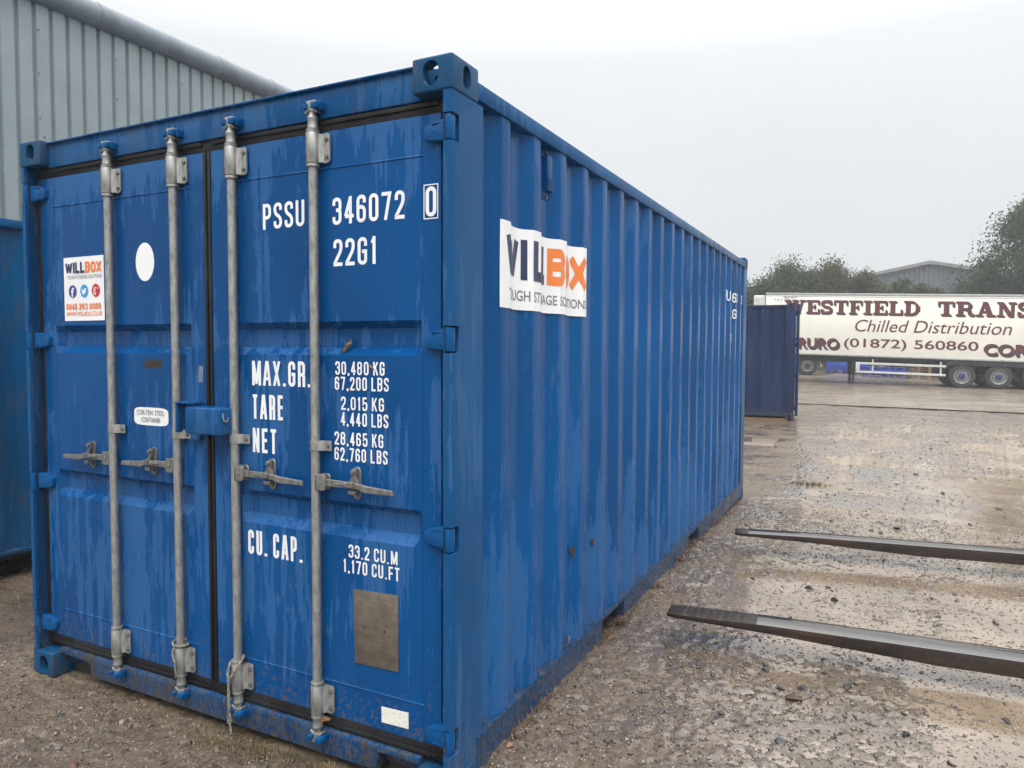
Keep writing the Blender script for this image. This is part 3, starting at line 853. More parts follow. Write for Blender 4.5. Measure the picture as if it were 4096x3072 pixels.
def door(x0, x1, p0, p1, gr):
    """door leaf: frame tubes, sheet between them with two pressed grooves and two weld lines"""
    xs = [x0, x0 + .002, p0 - .004, p0, p0 + .004, p0 + .036, p1 - .036, p1 - .004, p1, p1 + .004, x1 - .002, x1]
    zs = [.193, .195, .326, .331, .336]
    for g in gr: zs += [g[0] - .004, g[0], g[1], g[2], g[3], g[3] + .004]
    zs += [2.277, 2.282, 2.287, 2.4185, 2.4205]
    def d(i, j):
        z = zs[j]; q = 0.0
        if i in (3, 8): q = .003
        if 3 <= i <= 8:
            if abs(z - 2.282) < 1e-6 or abs(z - .331) < 1e-6: q = -.0035
            for g in gr:
                if g[1] - 1e-6 <= z <= g[2] + 1e-6 and 5 <= i <= 6: q = .034
        if i in (0, len(xs) - 1) or j in (0, len(zs) - 1): q = .003
        return q
    m = MB(); nxx = len(xs); nzz = len(zs)
    vs = [(xs[i], DY + d(i, j), zs[j]) for j in range(nzz) for i in range(nxx)]
    fs = [(j * nxx + i, j * nxx + i + 1, (j + 1) * nxx + i + 1, (j + 1) * nxx + i) for j in range(nzz - 1) for i in range(nxx - 1)]
    m.add(vs, fs)
    m.box(x0, x1, DY + .045, DY + .06, zs[0], zs[-1])
    for a, b in ((0, 1), (1, 0)):
        pass
    m.add([(x0, DY + .003, zs[0]), (x1, DY + .003, zs[0]), (x1, DY + .05, zs[0]), (x0, DY + .05, zs[0])], [(0, 1, 2, 3)])
    m.add([(x0, DY + .003, zs[0]), (x0, DY + .05, zs[0]), (x0, DY + .05, zs[-1]), (x0, DY + .003, zs[-1])], [(0, 1, 2, 3)])
    m.add([(x1, DY + .003, zs[0]), (x1, DY + .05, zs[0]), (x1, DY + .05, zs[-1]), (x1, DY + .003, zs[-1])], [(0, 1, 2, 3)])
    return m.build('door', M['door'], C1, smooth_angle=6, normals=False)
DL = door(.0715, 1.197, .165, 1.116, [(.893, .926, .999, 1.022), (1.586, 1.617, 1.686, 1.716)])
DR = door(1.241, 2.3605, 1.392, 2.283, [(.902, .938, 1.010, 1.037), (1.587, 1.617, 1.687, 1.714)])

# hinges
def hinge_mesh():
    m = MB()
    # blade, tapering from the knuckle to its free end
    def blade(y, k):
        return [(2.404, y, .040 * k), (2.404, y, -.040 * k), (2.33, y, -.036 * k), (2.302, y, -.024 * k), (2.300, y, .016 * k), (2.325, y, .028 * k), (2.36, y, .038 * k)]
    a = blade(.0535, 1.0); b = blade(.034, .93)
    b = [(x + (.004 if x < 2.40 else 0), y if x < 2.39 else .022, z) for x, y, z in b]
    n = len(a)
    m.add(a + b, [tuple(range(n)), tuple(reversed(range(n, 2 * n)))] + [(i, (i + 1) % n, n + (i + 1) % n, n + i) for i in range(n)])
    me0 = m
    m.prism([(2.402, .012), (2.408, .003), (2.418, .0), (2.426, .003), (2.4285, .012), (2.4285, .036), (2.42, .044), (2.402, .044)], 'z', -.041, .041)
    # raised ribs and a round boss on the blade
    m.box(2.335, 2.395, .026, .034, .022, .027); m.box(2.335, 2.395, .026, .034, -.030, -.025)
    m.box(2.372, 2.396, .026, .032, .006, .010); m.box(2.372, 2.396, .026, .032, -.010, -.006)
    m.lathe([(.009, 0), (.009, .004)], 14, Matrix.Translation((2.345, .034, -.002)) @ Matrix.Rotation(R(90), 4, 'X'))
    return m.mesh('hinge', M['fitting'], bevel=.0022, seg=2)
hm = hinge_mesh()
for s, x, par in ((1, 0, DR), (-1, CW, DL)):
    for z in HZ:
        o = link('hinge', hm, par); o.scale = (s, 1, 1); o.location = (x, 0, z)

# locking bars
BX = [.619, 1.047, 1.391, 1.8155]; BY = .025
bar_me = MB().lathe([(.017, .165), (.017, 2.44)], 24).mesh('locking_bar', M['galv'])
def bracket_mesh():
    """bearing bracket: sleeve round the bar, flange bolted to the door on one side, collars above and below"""
    m = MB()
    m.lathe([(.0245, -.056), (.0255, -.054), (.0255, .054), (.0245, .056)], 24)
    fl = [(.016, -.054), (.058, -.054), (.066, -.046), (.066, .046), (.058, .054), (.016, .054)]
    m.prism(fl, 'y', .016, .022)
    m.prism([(.020, -.008), (.031, .010), (.040, .016), (.040, .022), (.0, .022)], 'z', -.052, .052)
    m.lathe([(.0175, .057), (.0235, .058), (.0245, .068), (.0175, .070)], 24); m.lathe([(.0175, -.070), (.0245, -.068), (.0240, -.058), (.0175, -.057)], 24)
    return m.mesh('bearing_bracket', M['galv'], smooth_angle=35)
brk = bracket_mesh()
clampm = MB().lathe([(.0185, -.019), (.0205, -.0185), (.0205, .0185), (.0185, .019)], 24).prism([(.012, -.019), (.064, -.019), (.066, -.017), (.066, .017), (.064, .019), (.012, .019)], 'y', .012, .016)
clampm.prism([(.016, -.010), (.036, .006), (.044, .012), (.044, .016), (.0, .016)], 'z', -.0185, .0185)
clampm = clampm.mesh('bar_clamp', M['galv'], smooth_angle=35)
boltm = MB().lathe([(.0085, 0), (.0085, .006), (.007, .008)], 6, Matrix.Rotation(R(90), 4, 'X')).mesh('bolt', M['bolt'], smooth_angle=20)
dotm = MB().lathe([(.0042, 0), (.0042, .0022)], 10, Matrix.Rotation(R(90), 4, 'X')).mesh('rivet', M['black_dot'])
def cam_mesh(top):
    """cast cam at a bar end: neck, flared collar and the two-horned head that bites into the keeper"""
    m = MB()
    m.lathe([(.0195, 0), (.0205, .004), (.0185, .010), (.0185, .034), (.0205, .038), (.0205, .044), (.015, .050), (.0125, .062), (.0165, .070)], 20)
    horn = [(-.028, .056), (-.012, .064), (.012, .064), (.028, .056), (.030, .064), (.018, .074), (.014, .092), (.024, .098), (.022, .104), (-.020, .104), (-.024, .098), (-.013, .092), (-.014, .074), (-.031, .066)]
    m.prism(horn, 'y', -.012, .012)
    me = m.mesh('cam', M['galv'], bevel=.0025, seg=1, smooth_angle=30)
    if not top: me.transform(Matrix.Scale(-1, 4, (0, 0, 1))); me.flip_normals()
    return me
cam_t, cam_b = cam_mesh(True), cam_mesh(False)
def keeper_mesh():
    m = MB()
    m.box(.016, .050, -.030, .022, -.014, .012)
    m.box(.040, .054, -.012, .030, -.020, .016)
    m.box(-.032, -.016, -.026, .022, -.012, .010)
    m.box(-.030, .050, .006, .024, -.010, .008)
    return m.mesh('cam_keeper', M['fitting'], bevel=.004, seg=2)
keepm = keeper_mesh()
def handle_mesh(s):
    m = MB()
    # pivot plates on the bar
    m.prism([(s * .010, -.030), (s * .052, -.030), (s * .060, -.024), (s * .060, .024), (s * .052, .032), (s * .010, .030)], 'y', -.016, -.012)
    m.prism([(s * .010, -.030), (s * .052, -.030), (s * .060, -.024), (s * .060, .024), (s * .052, .032), (s * .010, .030)], 'y', .012, .016)
    m.box(min(s * .008, s * .016), max(s * .008, s * .016), -.016, .016, -.030, .030)
    # lever
    top = [(s * .036, .014), (s * .15, .012), (s * .22, .008), (s * .232, .004), (s * .360, -.004)]
    bot = [(s * .364, -.022), (s * .232, -.022), (s * .21, -.012), (s * .15, -.012), (s * .036, -.013)]
    m.prism(top + bot, 'y', -.010, .004)
    m.prism([(s * .10, .003), (s * .17, .010), (s * .20, .0), (s * .17, -.009)], 'y', -.017, -.009)
    m.lathe([(.007, 0), (.006, .004)], 12, Matrix.Translation((s * .036, -.016, 0)) @ Matrix.Rotation(R(90), 4, 'X'))
    return m.mesh('handle', M['galv_dark'], bevel=.002, seg=1)
hand = {1: handle_mesh(1), -1: handle_mesh(-1)}
def catch_mesh(s):
    m = MB()
    m.prism(oval(0, 0, .036, .124, 8), 'y', .020, .028)
    # hinged retainer lying over the lever
    m.prism([(-.010, .056), (.008, .058), (.010, .040), (.006, .026), (s * .012 + .008, .006), (s * .012 - .006, -.006), (-.020 - s * .004, -.004), (-.026, .010), (-.014, .020), (-.012, .034)], 'y', .004, .016)
    m.prism([(-.016, .010), (.014, .010), (.012, -.010), (-.012, -.012)], 'y', -.022, -.012)
    m.box(-.016, .016, -.012, .022, -.038, -.024)
    m.lathe([(.009, 0), (.009, .012)], 12, Matrix.Translation((-.002, .006, .046)) @ Matrix.Rotation(R(90), 4, 'X'))
    m.lathe([(.009, 0), (.009, .007)], 6, Matrix.Translation((0, .021, -.046)) @ Matrix.Rotation(R(90), 4, 'X'))
    return m.mesh('handle_catch', M['galv_dark'], bevel=.002, seg=1)
catchm = {1: catch_mesh(1), -1: catch_mesh(-1)}
for i, x in enumerate(BX):
    b = link('locking_bar', bar_me, C1, (x, BY, 0))
    for zc in (2.355, .262):
        link('bearing_bracket', brk, b, (0, 0, zc))
        for dz in (-.032, .032):
            link('bolt', boltm, b, (.052, .016, zc + dz))
            link('rivet', dotm, b, (-.014, -.0205, zc + dz * 1.1))
    link('bar_clamp', clampm, b, (0, 0, 1.245)); link('bolt', boltm, b, (.052, .012, 1.245)); link('rivet', dotm, b, (-.011, -.0165, 1.245))
    link('cam', cam_t, b, (0, 0, 2.424)); link('cam', cam_b, b, (0, 0, .196))
    s = -1 if i < 2 else 1
    link('handle', hand[s], b, (0, 0, 1.108))
    link('handle_catch', catchm[s], C1, (x + s * .180, BY, 1.112))
    link('cam_keeper', keepm, C1, (x, .022, 2.505)).scale = (.9, .9, .85)
    k = link('cam_keeper', keepm, C1, (x, .014, .116)); k.scale = (.86, .8, -.8)

# lock box over the door joint
m = MB()
m.box(1.190, 1.392, -.052, .045, 1.262, 1.372)
m.build('lock_box', M['fitting'], C1, bevel=.009, seg=3)
m = MB(); m.box(1.072, 1.190, .040, .050, 1.250, 1.384); m.box(1.072, 1.080, -.004, .050, 1.256, 1.384); m.box(1.072, 1.185, -.004, .050, 1.378, 1.386); m.box(1.12, 1.178, .030, .052, 1.222, 1.248)
m.build('lock_box_bracket', M['fitting'], C1, bevel=.0025)
MB().tube([(1.394, -.036, 1.352), (1.396, -.037, 1.335), (1.398, -.034, 1.322), (1.400, -.026, 1.317), (1.400, -.018, 1.322), (1.400, -.016, 1.336)], .0032).build('hook', M['galv'], C1)

# lettering on the doors
def on_door(u, v, hgt): return (u, DY - .0012 - hgt, v)
def letters(s, x0, x1, z0, h, par=DR, mat='letter', t=.135, **k):
    return decal('lettering', moved(stroke_text(s, h, x1 - x0, t, **k), x0, z0), on_door, M[mat], par)
letters('PSSU', 1.531, 1.746, 2.079, .100)
letters('346072', 1.883, 2.209, 2.072, .100)
letters('0', 2.297, 2.341, 2.070, .103)
fr = [poly2d([(2.289, 2.062), (2.349, 2.062), (2.349, 2.0655), (2.289, 2.0655)])[0], poly2d([(2.289, 2.1775), (2.349, 2.1775), (2.349, 2.181), (2.289, 2.181)])[0],
      poly2d([(2.289, 2.0655), (2.2925, 2.0655), (2.2925, 2.1775), (2.289, 2.1775)])[0], poly2d([(2.3455, 2.0655), (2.349, 2.0655), (2.349, 2.1775), (2.3455, 2.1775)])[0]]
decal('lettering', fr, on_door, M['letter'], DR)
letters('22G1', 1.886, 2.088, 1.919, .100)
letters('MAX.GR.', 1.462, 1.770, 1.463, .099)
letters('TARE', 1.461, 1.629, 1.328, .099)
letters('NET', 1.461, 1.591, 1.192, .099)
for s, a, b, z in (('30,480 KG', 1.891, 2.127, 1.5145), ('67,200 LBS', 1.888, 2.145, 1.457), ('2,015 KG', 1.917, 2.123, 1.383), ('4,440 LBS', 1.916, 2.143, 1.324),
                   ('28,465 KG', 1.885, 2.120, 1.250), ('62,760 LBS', 1.884, 2.139, 1.191), ('33.2 CU.M', 1.949, 2.181, .826), ('1,170 CU.FT', 1.922, 2.190, .7675)):
    letters(s, a, b, z, .050, t=.14, gap=.15, space=.42)
letters('CU. CAP.', 1.428, 1.732, .772, .100)
# data plate, worn reflector, stickers
pl = MB().prism([(1.972, .709), (2.177, .716), (2.178, .432), (1.978, .427)], 'y', DY - .004, DY - .0005).build('data_plate', M['plate'], C1, bevel=.0008)
def on_plate(u, v, hgt): return (u, DY - .0045 - hgt, v)
pt = []
for s, z, h, a, b in (('APPROVED FOR TRANSPORT', .686, .010, 1.995, 2.155), ('UNDER CUSTOMS SEAL', .670, .010, 2.005, 2.135), ('CIMC', .585, .017, 2.055, 2.098), ('CSC SAFETY APPROVAL', .528, .011, 2.0, 2.13)):
    pt += moved(font_text(s, h, b - a), a, z)
for z, x_, w_ in ((.650, 1.995, .05), (.636, 1.995, .09), (.622, 2.08, .07), (.606, 1.99, .17), (.556, 1.99, .17), (.512, 2.0, .10), (.500, 2.06, .09), (.488, 2.0, .05), (.476, 2.06, .10), (.464, 2.0, .12), (.452, 2.05, .09), (.442, 2.0, .06)):
    pt += poly2d([(x_, z), (x_ + w_, z + .002), (x_ + w_, z + .0034), (x_, z + .0014)])
decal('relief', pt, on_plate, M['plate_text'], pl)
for x in (2.024, 2.116): link('rivet', dotm, pl, (x, DY - .0035, .572))
MB().prism([(2.100, .226), (2.220, .229), (2.220, .289), (2.099, .285)], 'y', DY - .0022, DY - .0006).build('reflector', M['worn_white'], C1)
decal('round_sticker', disc2d(.824, 1.989, .061, .084, 48), on_door, M['white'], C1)
decal('olive_label', poly2d([(.808, 1.522), (.919, 1.523), (.919, 1.557), (.87, 1.5585), (.808, 1.557)]), on_door, M['olive'], C1)
decal('tape', poly2d([(1.149, 1.467), (1.176, 1.467), (1.181, 1.536), (1.153, 1.538)]), on_door, M['tape'], C1)
stk = decal('steel_label', disc2d(.845, 1.3075, .1135, .040, 60, 5.0), on_door, M['white'], C1)
def over(k): return lambda u, v, hgt: (u, DY - .0018 - .0006 * k - hgt, v)
decal('lettering', moved(font_text('COR-TEN  STEEL', .022, .182), .752, 1.313), over(1), M['black_print'], stk)
decal('lettering', moved(font_text('CONTAINER', .022, .125), .782, 1.281), over(1), M['black_print'], stk)
# company sticker
sx, sz, sw = .2415, 1.7375, .298
stk = decal('company_sticker', poly2d([(sx, sz), (sx + sw, sz), (sx + sw, sz + sw), (sx, sz + sw)]), on_door, M['white'], C1)
decal('lettering', moved(stroke_text('WILL', .052, .146, t=.23, gap=.09), sx + .014, sz + .222), over(1), M['logo_navy'], stk)
decal('lettering', moved(stroke_text('BOX', .052, .121, t=.23, gap=.09), sx + .162, sz + .222), over(1), M['logo_orange'], stk)
decal('lettering', moved(font_text('TOUGH STORAGE SOLUTIONS', .017, .258), sx + .026, sz + .196), over(1), M['logo_grey'], stk)
decal('lettering', moved(stroke_text('0845 263 0000', .029, .268, t=.20, gap=.16, space=.5), sx + .015, sz + .052), over(1), M['logo_orange'], stk)
decal('lettering', moved(font_text('WWW.WILLBOX.CO.UK', .021, .268, bold=.012), sx + .015, sz + .022), over(1), M['logo_orange'], stk)
for u, mt in ((.066, 'icon_blue'), (.153, 'icon_cyan'), (.239, 'icon_red')):
    decal('icon', disc2d(sx + u, sz + .138, .030), over(1), M[mt], stk)
decal('icon_mark', moved(font_text('f', .044, .022, bold=.03), sx + .055, sz + .112), over(2), M['white'], stk)
decal('icon_mark', moved(font_text('g', .036, .018), sx + .222, sz + .117), over(2), M['white'], stk)
decal('icon_mark', moved(font_text('+', .013, .013), sx + .246, sz + .142), over(2), M['white'], stk)
bird = [(-.019, -.010), (-.008, -.012), (-.014, -.004), (-.018, .004), (-.018, .012), (-.008, .004), (-.001, .002), (.001, .009), (.007, .013), (.012, .011), (.018, .011), (.014, .006), (.012, -.004), (.005, -.013), (-.006, -.016), (-.014, -.014)]
decal('icon_mark', moved(poly2d(bird), sx + .153, sz + .138), over(2), M['white'], stk)

# vinyl banner pressed into the corrugations of the side
def ban_x(y):
    d = 0
    for k in range(-4, 5): d += corr(y + k * .009)
    return max(CW - .010 - .86 * d / 9, CW - .010 - corr(y) + .0014)
YB0, YB1 = .362, 1.258
yb = np.linspace(YB0, YB1, 260); xb = np.array([ban_x(v) for v in yb])
sl = np.concatenate([[0], np.cumsum(np.hypot(np.diff(yb), np.diff(xb)))])
BL = float(sl[-1])
def on_banner(k):
    def f(u, v, hgt):
        y = float(np.interp(u, sl, yb)); x = ban_x(y)
        dx = ban_x(y + .002) - ban_x(y - .002); nn = Vector((.004, -dx, 0)).normalized()
        sag = .006 * (v - 1.94) / .17 * math.sin(u * 23)
        o_ = .0012 + .0007 * k + hgt + .0025 * (1 + math.sin(u * 40 + v * 9)) * .5
        return (x + nn.x * o_, y + nn.y * o_, v - .004 * corr(y) / DEPTH * (1 if v > 1.94 else 0))
    return f
cuts = [BL * i / 130 for i in range(1, 130)]
g = []
n_u, n_v = 150, 24
vs = [Vector((BL * i / n_u, 1.772 + (2.104 - 1.772) * j / n_v)) for j in range(n_v + 1) for i in range(n_u + 1)]
fs = [(j * (n_u + 1) + i, j * (n_u + 1) + i + 1, (j + 1) * (n_u + 1) + i + 1, (j + 1) * (n_u + 1) + i) for j in range(n_v) for i in range(n_u)]
ban = decal('side_banner', [(vs, fs)], on_banner(0), M['white'], C1)
for p in ban.data.polygons: p.use_smooth = True
def u_at(y): return float(np.interp(y, yb, sl))
for word, mt in (((('W', .405, .562), ('I', .572, .630), ('L', .652, .765), ('L', .774, .840)), 'logo_navy'), ((('B', .850, .985), ('O', .995, 1.112), ('X', 1.116, 1.254)), 'logo_orange')):
    st = []
    for ch, a, b in word:
        wd_ = u_at(b) - u_at(a)
        st += moved(stroke_text(ch, .166, wd_, t=.25 if ch not in 'W' else .22), u_at(a), 1.895)
    decal('lettering', st, on_banner(1), M[mt], ban, cuts=cuts)
decal('lettering', moved(font_text('TOUGH STORAGE SOLUTIONS', .044, BL - .075, bold=.016), .068, 1.808), on_banner(1), M['logo_grey'], ban, cuts=cuts)
# number on the far end of the side, painted straight across the corrugations
def on_side(u, v, hgt): return (CW - .010 + .0060 + hgt - corr(u), u, v)
cuts = [4.85 + .006 * i for i in range(155)]
for s, a, b, z, h in (('PSSU', 4.857, 5.125, 2.086, .095), ('346072', 5.221, 5.61, 2.086, .095), ('0', 5.70, 5.755, 2.086, .095), ('22G1', 5.221, 5.47, 1.925, .095), ('1', 5.14, 5.185, 1.688, .09)):
    decal('lettering', moved(stroke_text(s, h, b - a), a, z), on_side, M['letter'], C1, cuts=cuts)
# ventilators high on the side
def vent(y, parent):
    m = MB(); x = CW - .010 - DEPTH
    m.box(x, x + .004, y - .036, y + .036, 2.262, 2.484)
    m.prism([(y - .030, 2.30), (y + .030, 2.30), (y + .030, 2.452), (y - .030, 2.452)], 'x', x + .004, x + .026)
    m.build('vent', M['fitting'], parent, bevel=.003)
    v = MB()
    for k in range(6): v.box(x + .026, x + .030, y - .026, y + .026, 2.304 + k * .009, 2.309 + k * .009)
    v.build('vent_louvre', M['fitting'], parent)
    for z in (2.275, 2.468):
        o = link('bolt', boltm, parent, (x + .004, y, z)); o.rotation_euler = (0, 0, R(90))
vent(.845, C1); vent(.845 + 16 * PITCH, C1)
# lashing ring by the bottom rail
MB().tube([(CW - .02 + .020 * math.sin(a), 1.06 + .012 * math.cos(a), .222 + .024 * math.sin(a + 1.2)) for a in [2 * math.pi * i / 14 for i in range(15)]], .004).build('lashing_ring', M['bolt'], C1)
# scraped, rusted dents low on the side
M['rust'] = plain('rust', (0.045, 0.024, 0.016), 0.8, 0, 0.5, 60)
for y, z, a in ((1.16, .63, .022), (1.44, .61, .015)):
    pts = [(y - a, z + a * .7), (y - a * .2, z + a * .95), (y + a * 1.1, z + a * 1.2), (y + a * .6, z + a * .3), (y + a * .35, z - a * .6), (y + a * .1, z - a * 2.6), (y - a * .05, z - a * 1.0), (y - a * .5, z - a * .1)]
    decal('rust_scrape', poly2d(pts), on_side, M['rust'], C1, lift=.001, cuts=[y + .01 * i for i in range(-6, 7)])

# ------------------------------------------------------------------ neighbouring containers
C2 = thing('shipping_container', 'plain teal blue shipping container standing behind the left edge, in front of the grey shed', 'container', (-1.78 - CW, -0.75, -.035))
c2c = cast_me.copy(); c2c.materials[0] = M['left']
shell(C2, dict(side=M['left'], post=M['left'], rail=M['left']), c2c)
for s, x in ((1, 0), (-1, CW)):
    o = MB().box(.004, .12, .003, .212, .119, CH - .119).build('corner_post', M['left'], C2, bevel=.008); o.scale = (s, 1, 1); o.location = (x, 0, 0)
MB().box(.12, CW - .12, .05, .08, .15, 2.5).build('door', M['left'], C2)
MB().box(.16, CW - .16, .03, .1, 2.47, 2.57).build('door_header', M['left'], C2); MB().box(.16, CW - .16, .03, .1, .04, .15).build('door_sill', M['left'], C2)

cx, cy = 2.06, 15.15
C3 = thing('shipping_container', 'dark navy shipping container on timber bearers, end door ajar, in front of the white trailer', 'container', (cx, cy, .085), R(95))
c3c = cast_me.copy(); c3c.materials[0] = M['navy']
shell(C3, dict(side=M['navy'], post=M['navy'], rail=M['navy']), c3c)
for s, x in ((1, 0), (-1, CW)):
    o = MB().box(.004, .12, .003, .212, .119, CH - .119).build('corner_post', M['navy'], C3, bevel=.008); o.scale = (s, 1, 1); o.location = (x, 0, 0)
MB().box(.16, CW - .16, .03, .1, 2.47, 2.57).build('door_header', M['navy'], C3); MB().box(.16, CW - .16, .03, .1, .04, .15).build('door_sill', M['navy'], C3)
d = MB().box(.02, 1.15, -.085, -.020, .06, 2.56).build('door', M['navy'], C3, bevel=.006)
for z in (.25, .95, 1.65, 2.35): MB().box(.02, .07, -.085, .01, z - .05, z + .05).build('hinge', M['navy'], d, bevel=.004)
MB().box(1.19, 2.41, .03, .06, .15, 2.5).build('door', M['navy'], C3)
def wood(name, c1, c2):
    n = N(name); a = n.noise(n.vec((2, 2, 60)), 1.0, 5); b = n.noise(n.vec((1, 1, 1)), 3.0, 5)
    n.set('Base Color', n.mix(n.math('ADD', n.math('MULTIPLY', a, .5), n.math('MULTIPLY', b, .5)), c1, c2)); n.set('Roughness', 0.75); return n.m
M['wood'] = wood('timber', (0.10, 0.060, 0.030), (0.26, 0.17, 0.09))
for yy, lab in ((.45, 'wet timber bearer under the door end of the navy container'), (5.6, 'timber bearer under the hidden far end of the navy container')):
    pass
ca, sa = math.cos(R(95)), math.sin(R(95))
def c3pt(lx, ly): return (cx + ca * lx - sa * ly, cy + sa * lx + ca * ly)
px_, py_ = c3pt(.03, .12)
o = MB().box(0, .16, 0, 5.6, 0, .10).build('timber_bearer', M['wood'], None, bevel=.006); o.location = (px_, py_, -.018 + gz(px_, py_) * 0 ); o.rotation_euler = (0, 0, R(95))
tag(o, 'long wet timber bearer under the near side of the navy container', 'timber')

# ------------------------------------------------------------------ grey clad shed on the left
M['clad'] = plain('grey_cladding', (0.235, 0.277, 0.29), 0.48, 0.0, 0.06, 1.5, bump=0.03)
M['flash'] = plain('grey_flashing', (0.165, 0.198, 0.228), 0.5, 0.0, 0.12, 2.5, bump=0.03)
S1 = thing('shed', 'tall grey metal clad shed with rounded eaves behind the blue containers', 'building', (-5.5, 0, 0))
RP = .2022
def sheet_mesh():
    m = MB(); pr = []
    for k in range(5):
        b = k * RP
        pr += [(b, .040), (b + .006, 0), (b + .044, 0), (b + .058, .040)]
    pr.append((5 * RP, .040)); n = len(pr)
    vs = [(d_, y, 0) for y, d_ in pr] + [(d_, y, 5.78) for y, d_ in pr]
    m.add(vs, [(i, i + 1, n + i + 1, n + i) for i in range(n - 1)])
    return m.mesh('cladding_sheet', M['clad'], smooth_angle=20, normals=False)
shm = sheet_mesh(); y_first = 3.230 - 5 * RP * 6
screw = MB().lathe([(.011, 0), (.011, .004), (.006, .010)], 8, Matrix.Rotation(R(90), 4, 'Y')).mesh('screw', M['bolt'])
for k in range(28):
    yy = y_first + k * 5 * RP
    sh = link('cladding_sheet', shm, S1, (0, yy, 0))
    if 4 <= k <= 10:
        for z in (5.45, 4.93, 4.40, 3.88): link('screw', screw, sh, (.040, .075, z))
        link('screw', screw, sh, (.040, .12, 4.18))
# rounded eaves, one metre lengths
pr = []
for k in range(15):
    a = -math.pi * .50 + math.pi * 1.0 * k / 14
    pr.append((.02 + .165 * math.cos(a), 5.915 + .165 * math.sin(a)))
pr += [(-.6, 6.14), (-.6, 6.02), (-.02, 5.75)]
fl = MB().prism(pr, 'y', 0, .997).mesh('eaves_flashing', M['flash'], smooth_angle=40)
cap = [(.02 + .171 * math.cos(-math.pi * .5 + math.pi * k / 14), 5.915 + .171 * math.sin(-math.pi * .5 + math.pi * k / 14)) for k in range(15)] + [(-.02, 6.05), (-.02, 5.78)]
for k in range(28):
    o = link('eaves_flashing', fl, S1, (0, -2.96 + k * 1.0, 0))
capm = MB().prism(cap, 'y', -.008, .008).mesh('joint_strip', M['flash'])
capw = MB().prism(cap, 'y', 0, .16).mesh('joint_strip', M['flash'])
for k in range(28):
    if k == 8: link('joint_strip', capw, S1, (0, 5.95, 0))
    elif k != 9: link('joint_strip', capm, S1, (0, -2.96 + k * 1.0, 0))
MB().box(-14, -.06, -3, 25, 0, 5.75).build('wall_core', M['clad'], S1)
MB().prism([(-14, 5.9), (-.5, 6.0), (-.5, 6.1), (-7, 7.0), (-14, 6.0)], 'y', -3, 25).build('roof', M['flash'], S1)

# ------------------------------------------------------------------ concrete apron under the trailer
def concrete(name, a, b, rough=.3):
    n = N(name); f = n.noise(n.vec((1, 1, 1)), 0.8, 8, 0.65); g_ = n.noise(n.vec((0.5, 3, 1)), 1.4, 6, 0.7)
    c = n.mix(n.rng(f, .35, .65), a, b); c = n.mix(n.rng(g_, .55, .72, 0, .6), c, tuple(q * .45 for q in a))
    n.set('Base Color', c); n.set('Roughness', n.lerp(g_, rough, rough + .3)); n.set('Normal', n.bump(n.noise(n.vec((1, 1, 1)), 14.0, 5), .25, .01)); return n.m
M['concrete'] = concrete('wet_concrete', (0.12, 0.095, 0.070), (0.24, 0.20, 0.155), .10)
# cast slabs with joints, following the fall of the yard
k = 0
APR = []
for r_ in range(4):
    for q in range(7):
        x0 = -9 + q * 4.6; y0 = 20.6 + r_ * 4.4
        APR.append((x0, y0, 4.596, 4.396))
ap = tag(bpy.data.objects.new('concrete_apron', None), kind='structure'); COL.objects.link(ap)
tilt = -.05
for x0, y0, wx, wy in APR:
    m = MB(); nn = 9; vs = []
    for j in range(nn):
        for i in range(nn):
            x = x0 + wx * i / (nn - 1); y = y0 + wy * j / (nn - 1) + tilt * x * 2
            vs.append((x, y, float(base_z(x, y)) + .022))
    m.add(vs, [(j * nn + i, j * nn + i + 1, (j + 1) * nn + i + 1, (j + 1) * nn + i) for j in range(nn - 1) for i in range(nn - 1)])
    m.build('concrete_slab', M['concrete'], ap, normals=False)
M['pale_concrete'] = concrete('pale_concrete', (0.12, 0.093, 0.066), (0.20, 0.16, 0.12), .2)
z_ = float(base_z(1.6, 11.2))
tag(MB().prism([(.6, 10.45), (2.19, 10.57), (2.13, 11.94), (.6, 12.25)], 'z', z_ - .08, z_ + .018).build('concrete_pad', M['pale_concrete'], None, bevel=.004), kind='structure')
o = MB().prism([(1.2, 10.95), (1.79, 11.01), (1.71, 11.6), (1.2, 11.65)], 'z', z_ + .012, z_ + .024)
for k in range(6): o.box(1.22 + .08 * k, 1.25 + .08 * k, 11.03, 11.55, z_ + .022, z_ + .030)
o = o.build('drain_cover', plain('dark_iron', (0.055, 0.042, 0.042), .5, .4, .3), None)
tag(o, 'dark iron drain cover set in the pale concrete pad beside the containers', 'drain cover')

# ------------------------------------------------------------------ white refrigerated trailer
M['cream'] = plain('cream_panel', (0.79, 0.77, 0.69), 0.32, 0, 0.04, 0.7)
M['alu'] = plain('aluminium_trim', (0.42, 0.43, 0.42), 0.4, 0.5, 0.1, 3)
M['chassis'] = plain('chassis_black', (0.022, 0.024, 0.030), 0.55, 0, 0.3, 3)
M['tyre'] = plain('tyre_rubber', (0.030, 0.030, 0.032), 0.75, 0, 0.3, 6)
M['rim'] = plain('wheel_steel', (0.26, 0.265, 0.26), 0.45, 0.5, 0.25, 14)
M['hub'] = plain('blue_hub', (0.020, 0.045, 0.15), 0.4, 0.1, 0.25, 10)
M['amber'] = plain('amber_lens', (0.55, 0.16, 0.02), 0.3, 0, 0.05)
M['maroon'] = plain('maroon_print', (0.105, 0.018, 0.024), 0.45, 0, 0.08, 2)
M['shadow_print'] = plain('black_shadow_print', (0.022, 0.026, 0.035), 0.45, 0, 0.1)
TR = thing('refrigerated_trailer', 'long cream white refrigerated lorry trailer with maroon signwriting parked across the yard', 'trailer', (6.87, 33.13, 0), R(6))
def ground_t(u, v=0.0): return gz(6.87 + u * math.cos(R(6)) - v * math.sin(R(6)), 33.13 + u * math.sin(R(6)) + v * math.cos(R(6)))
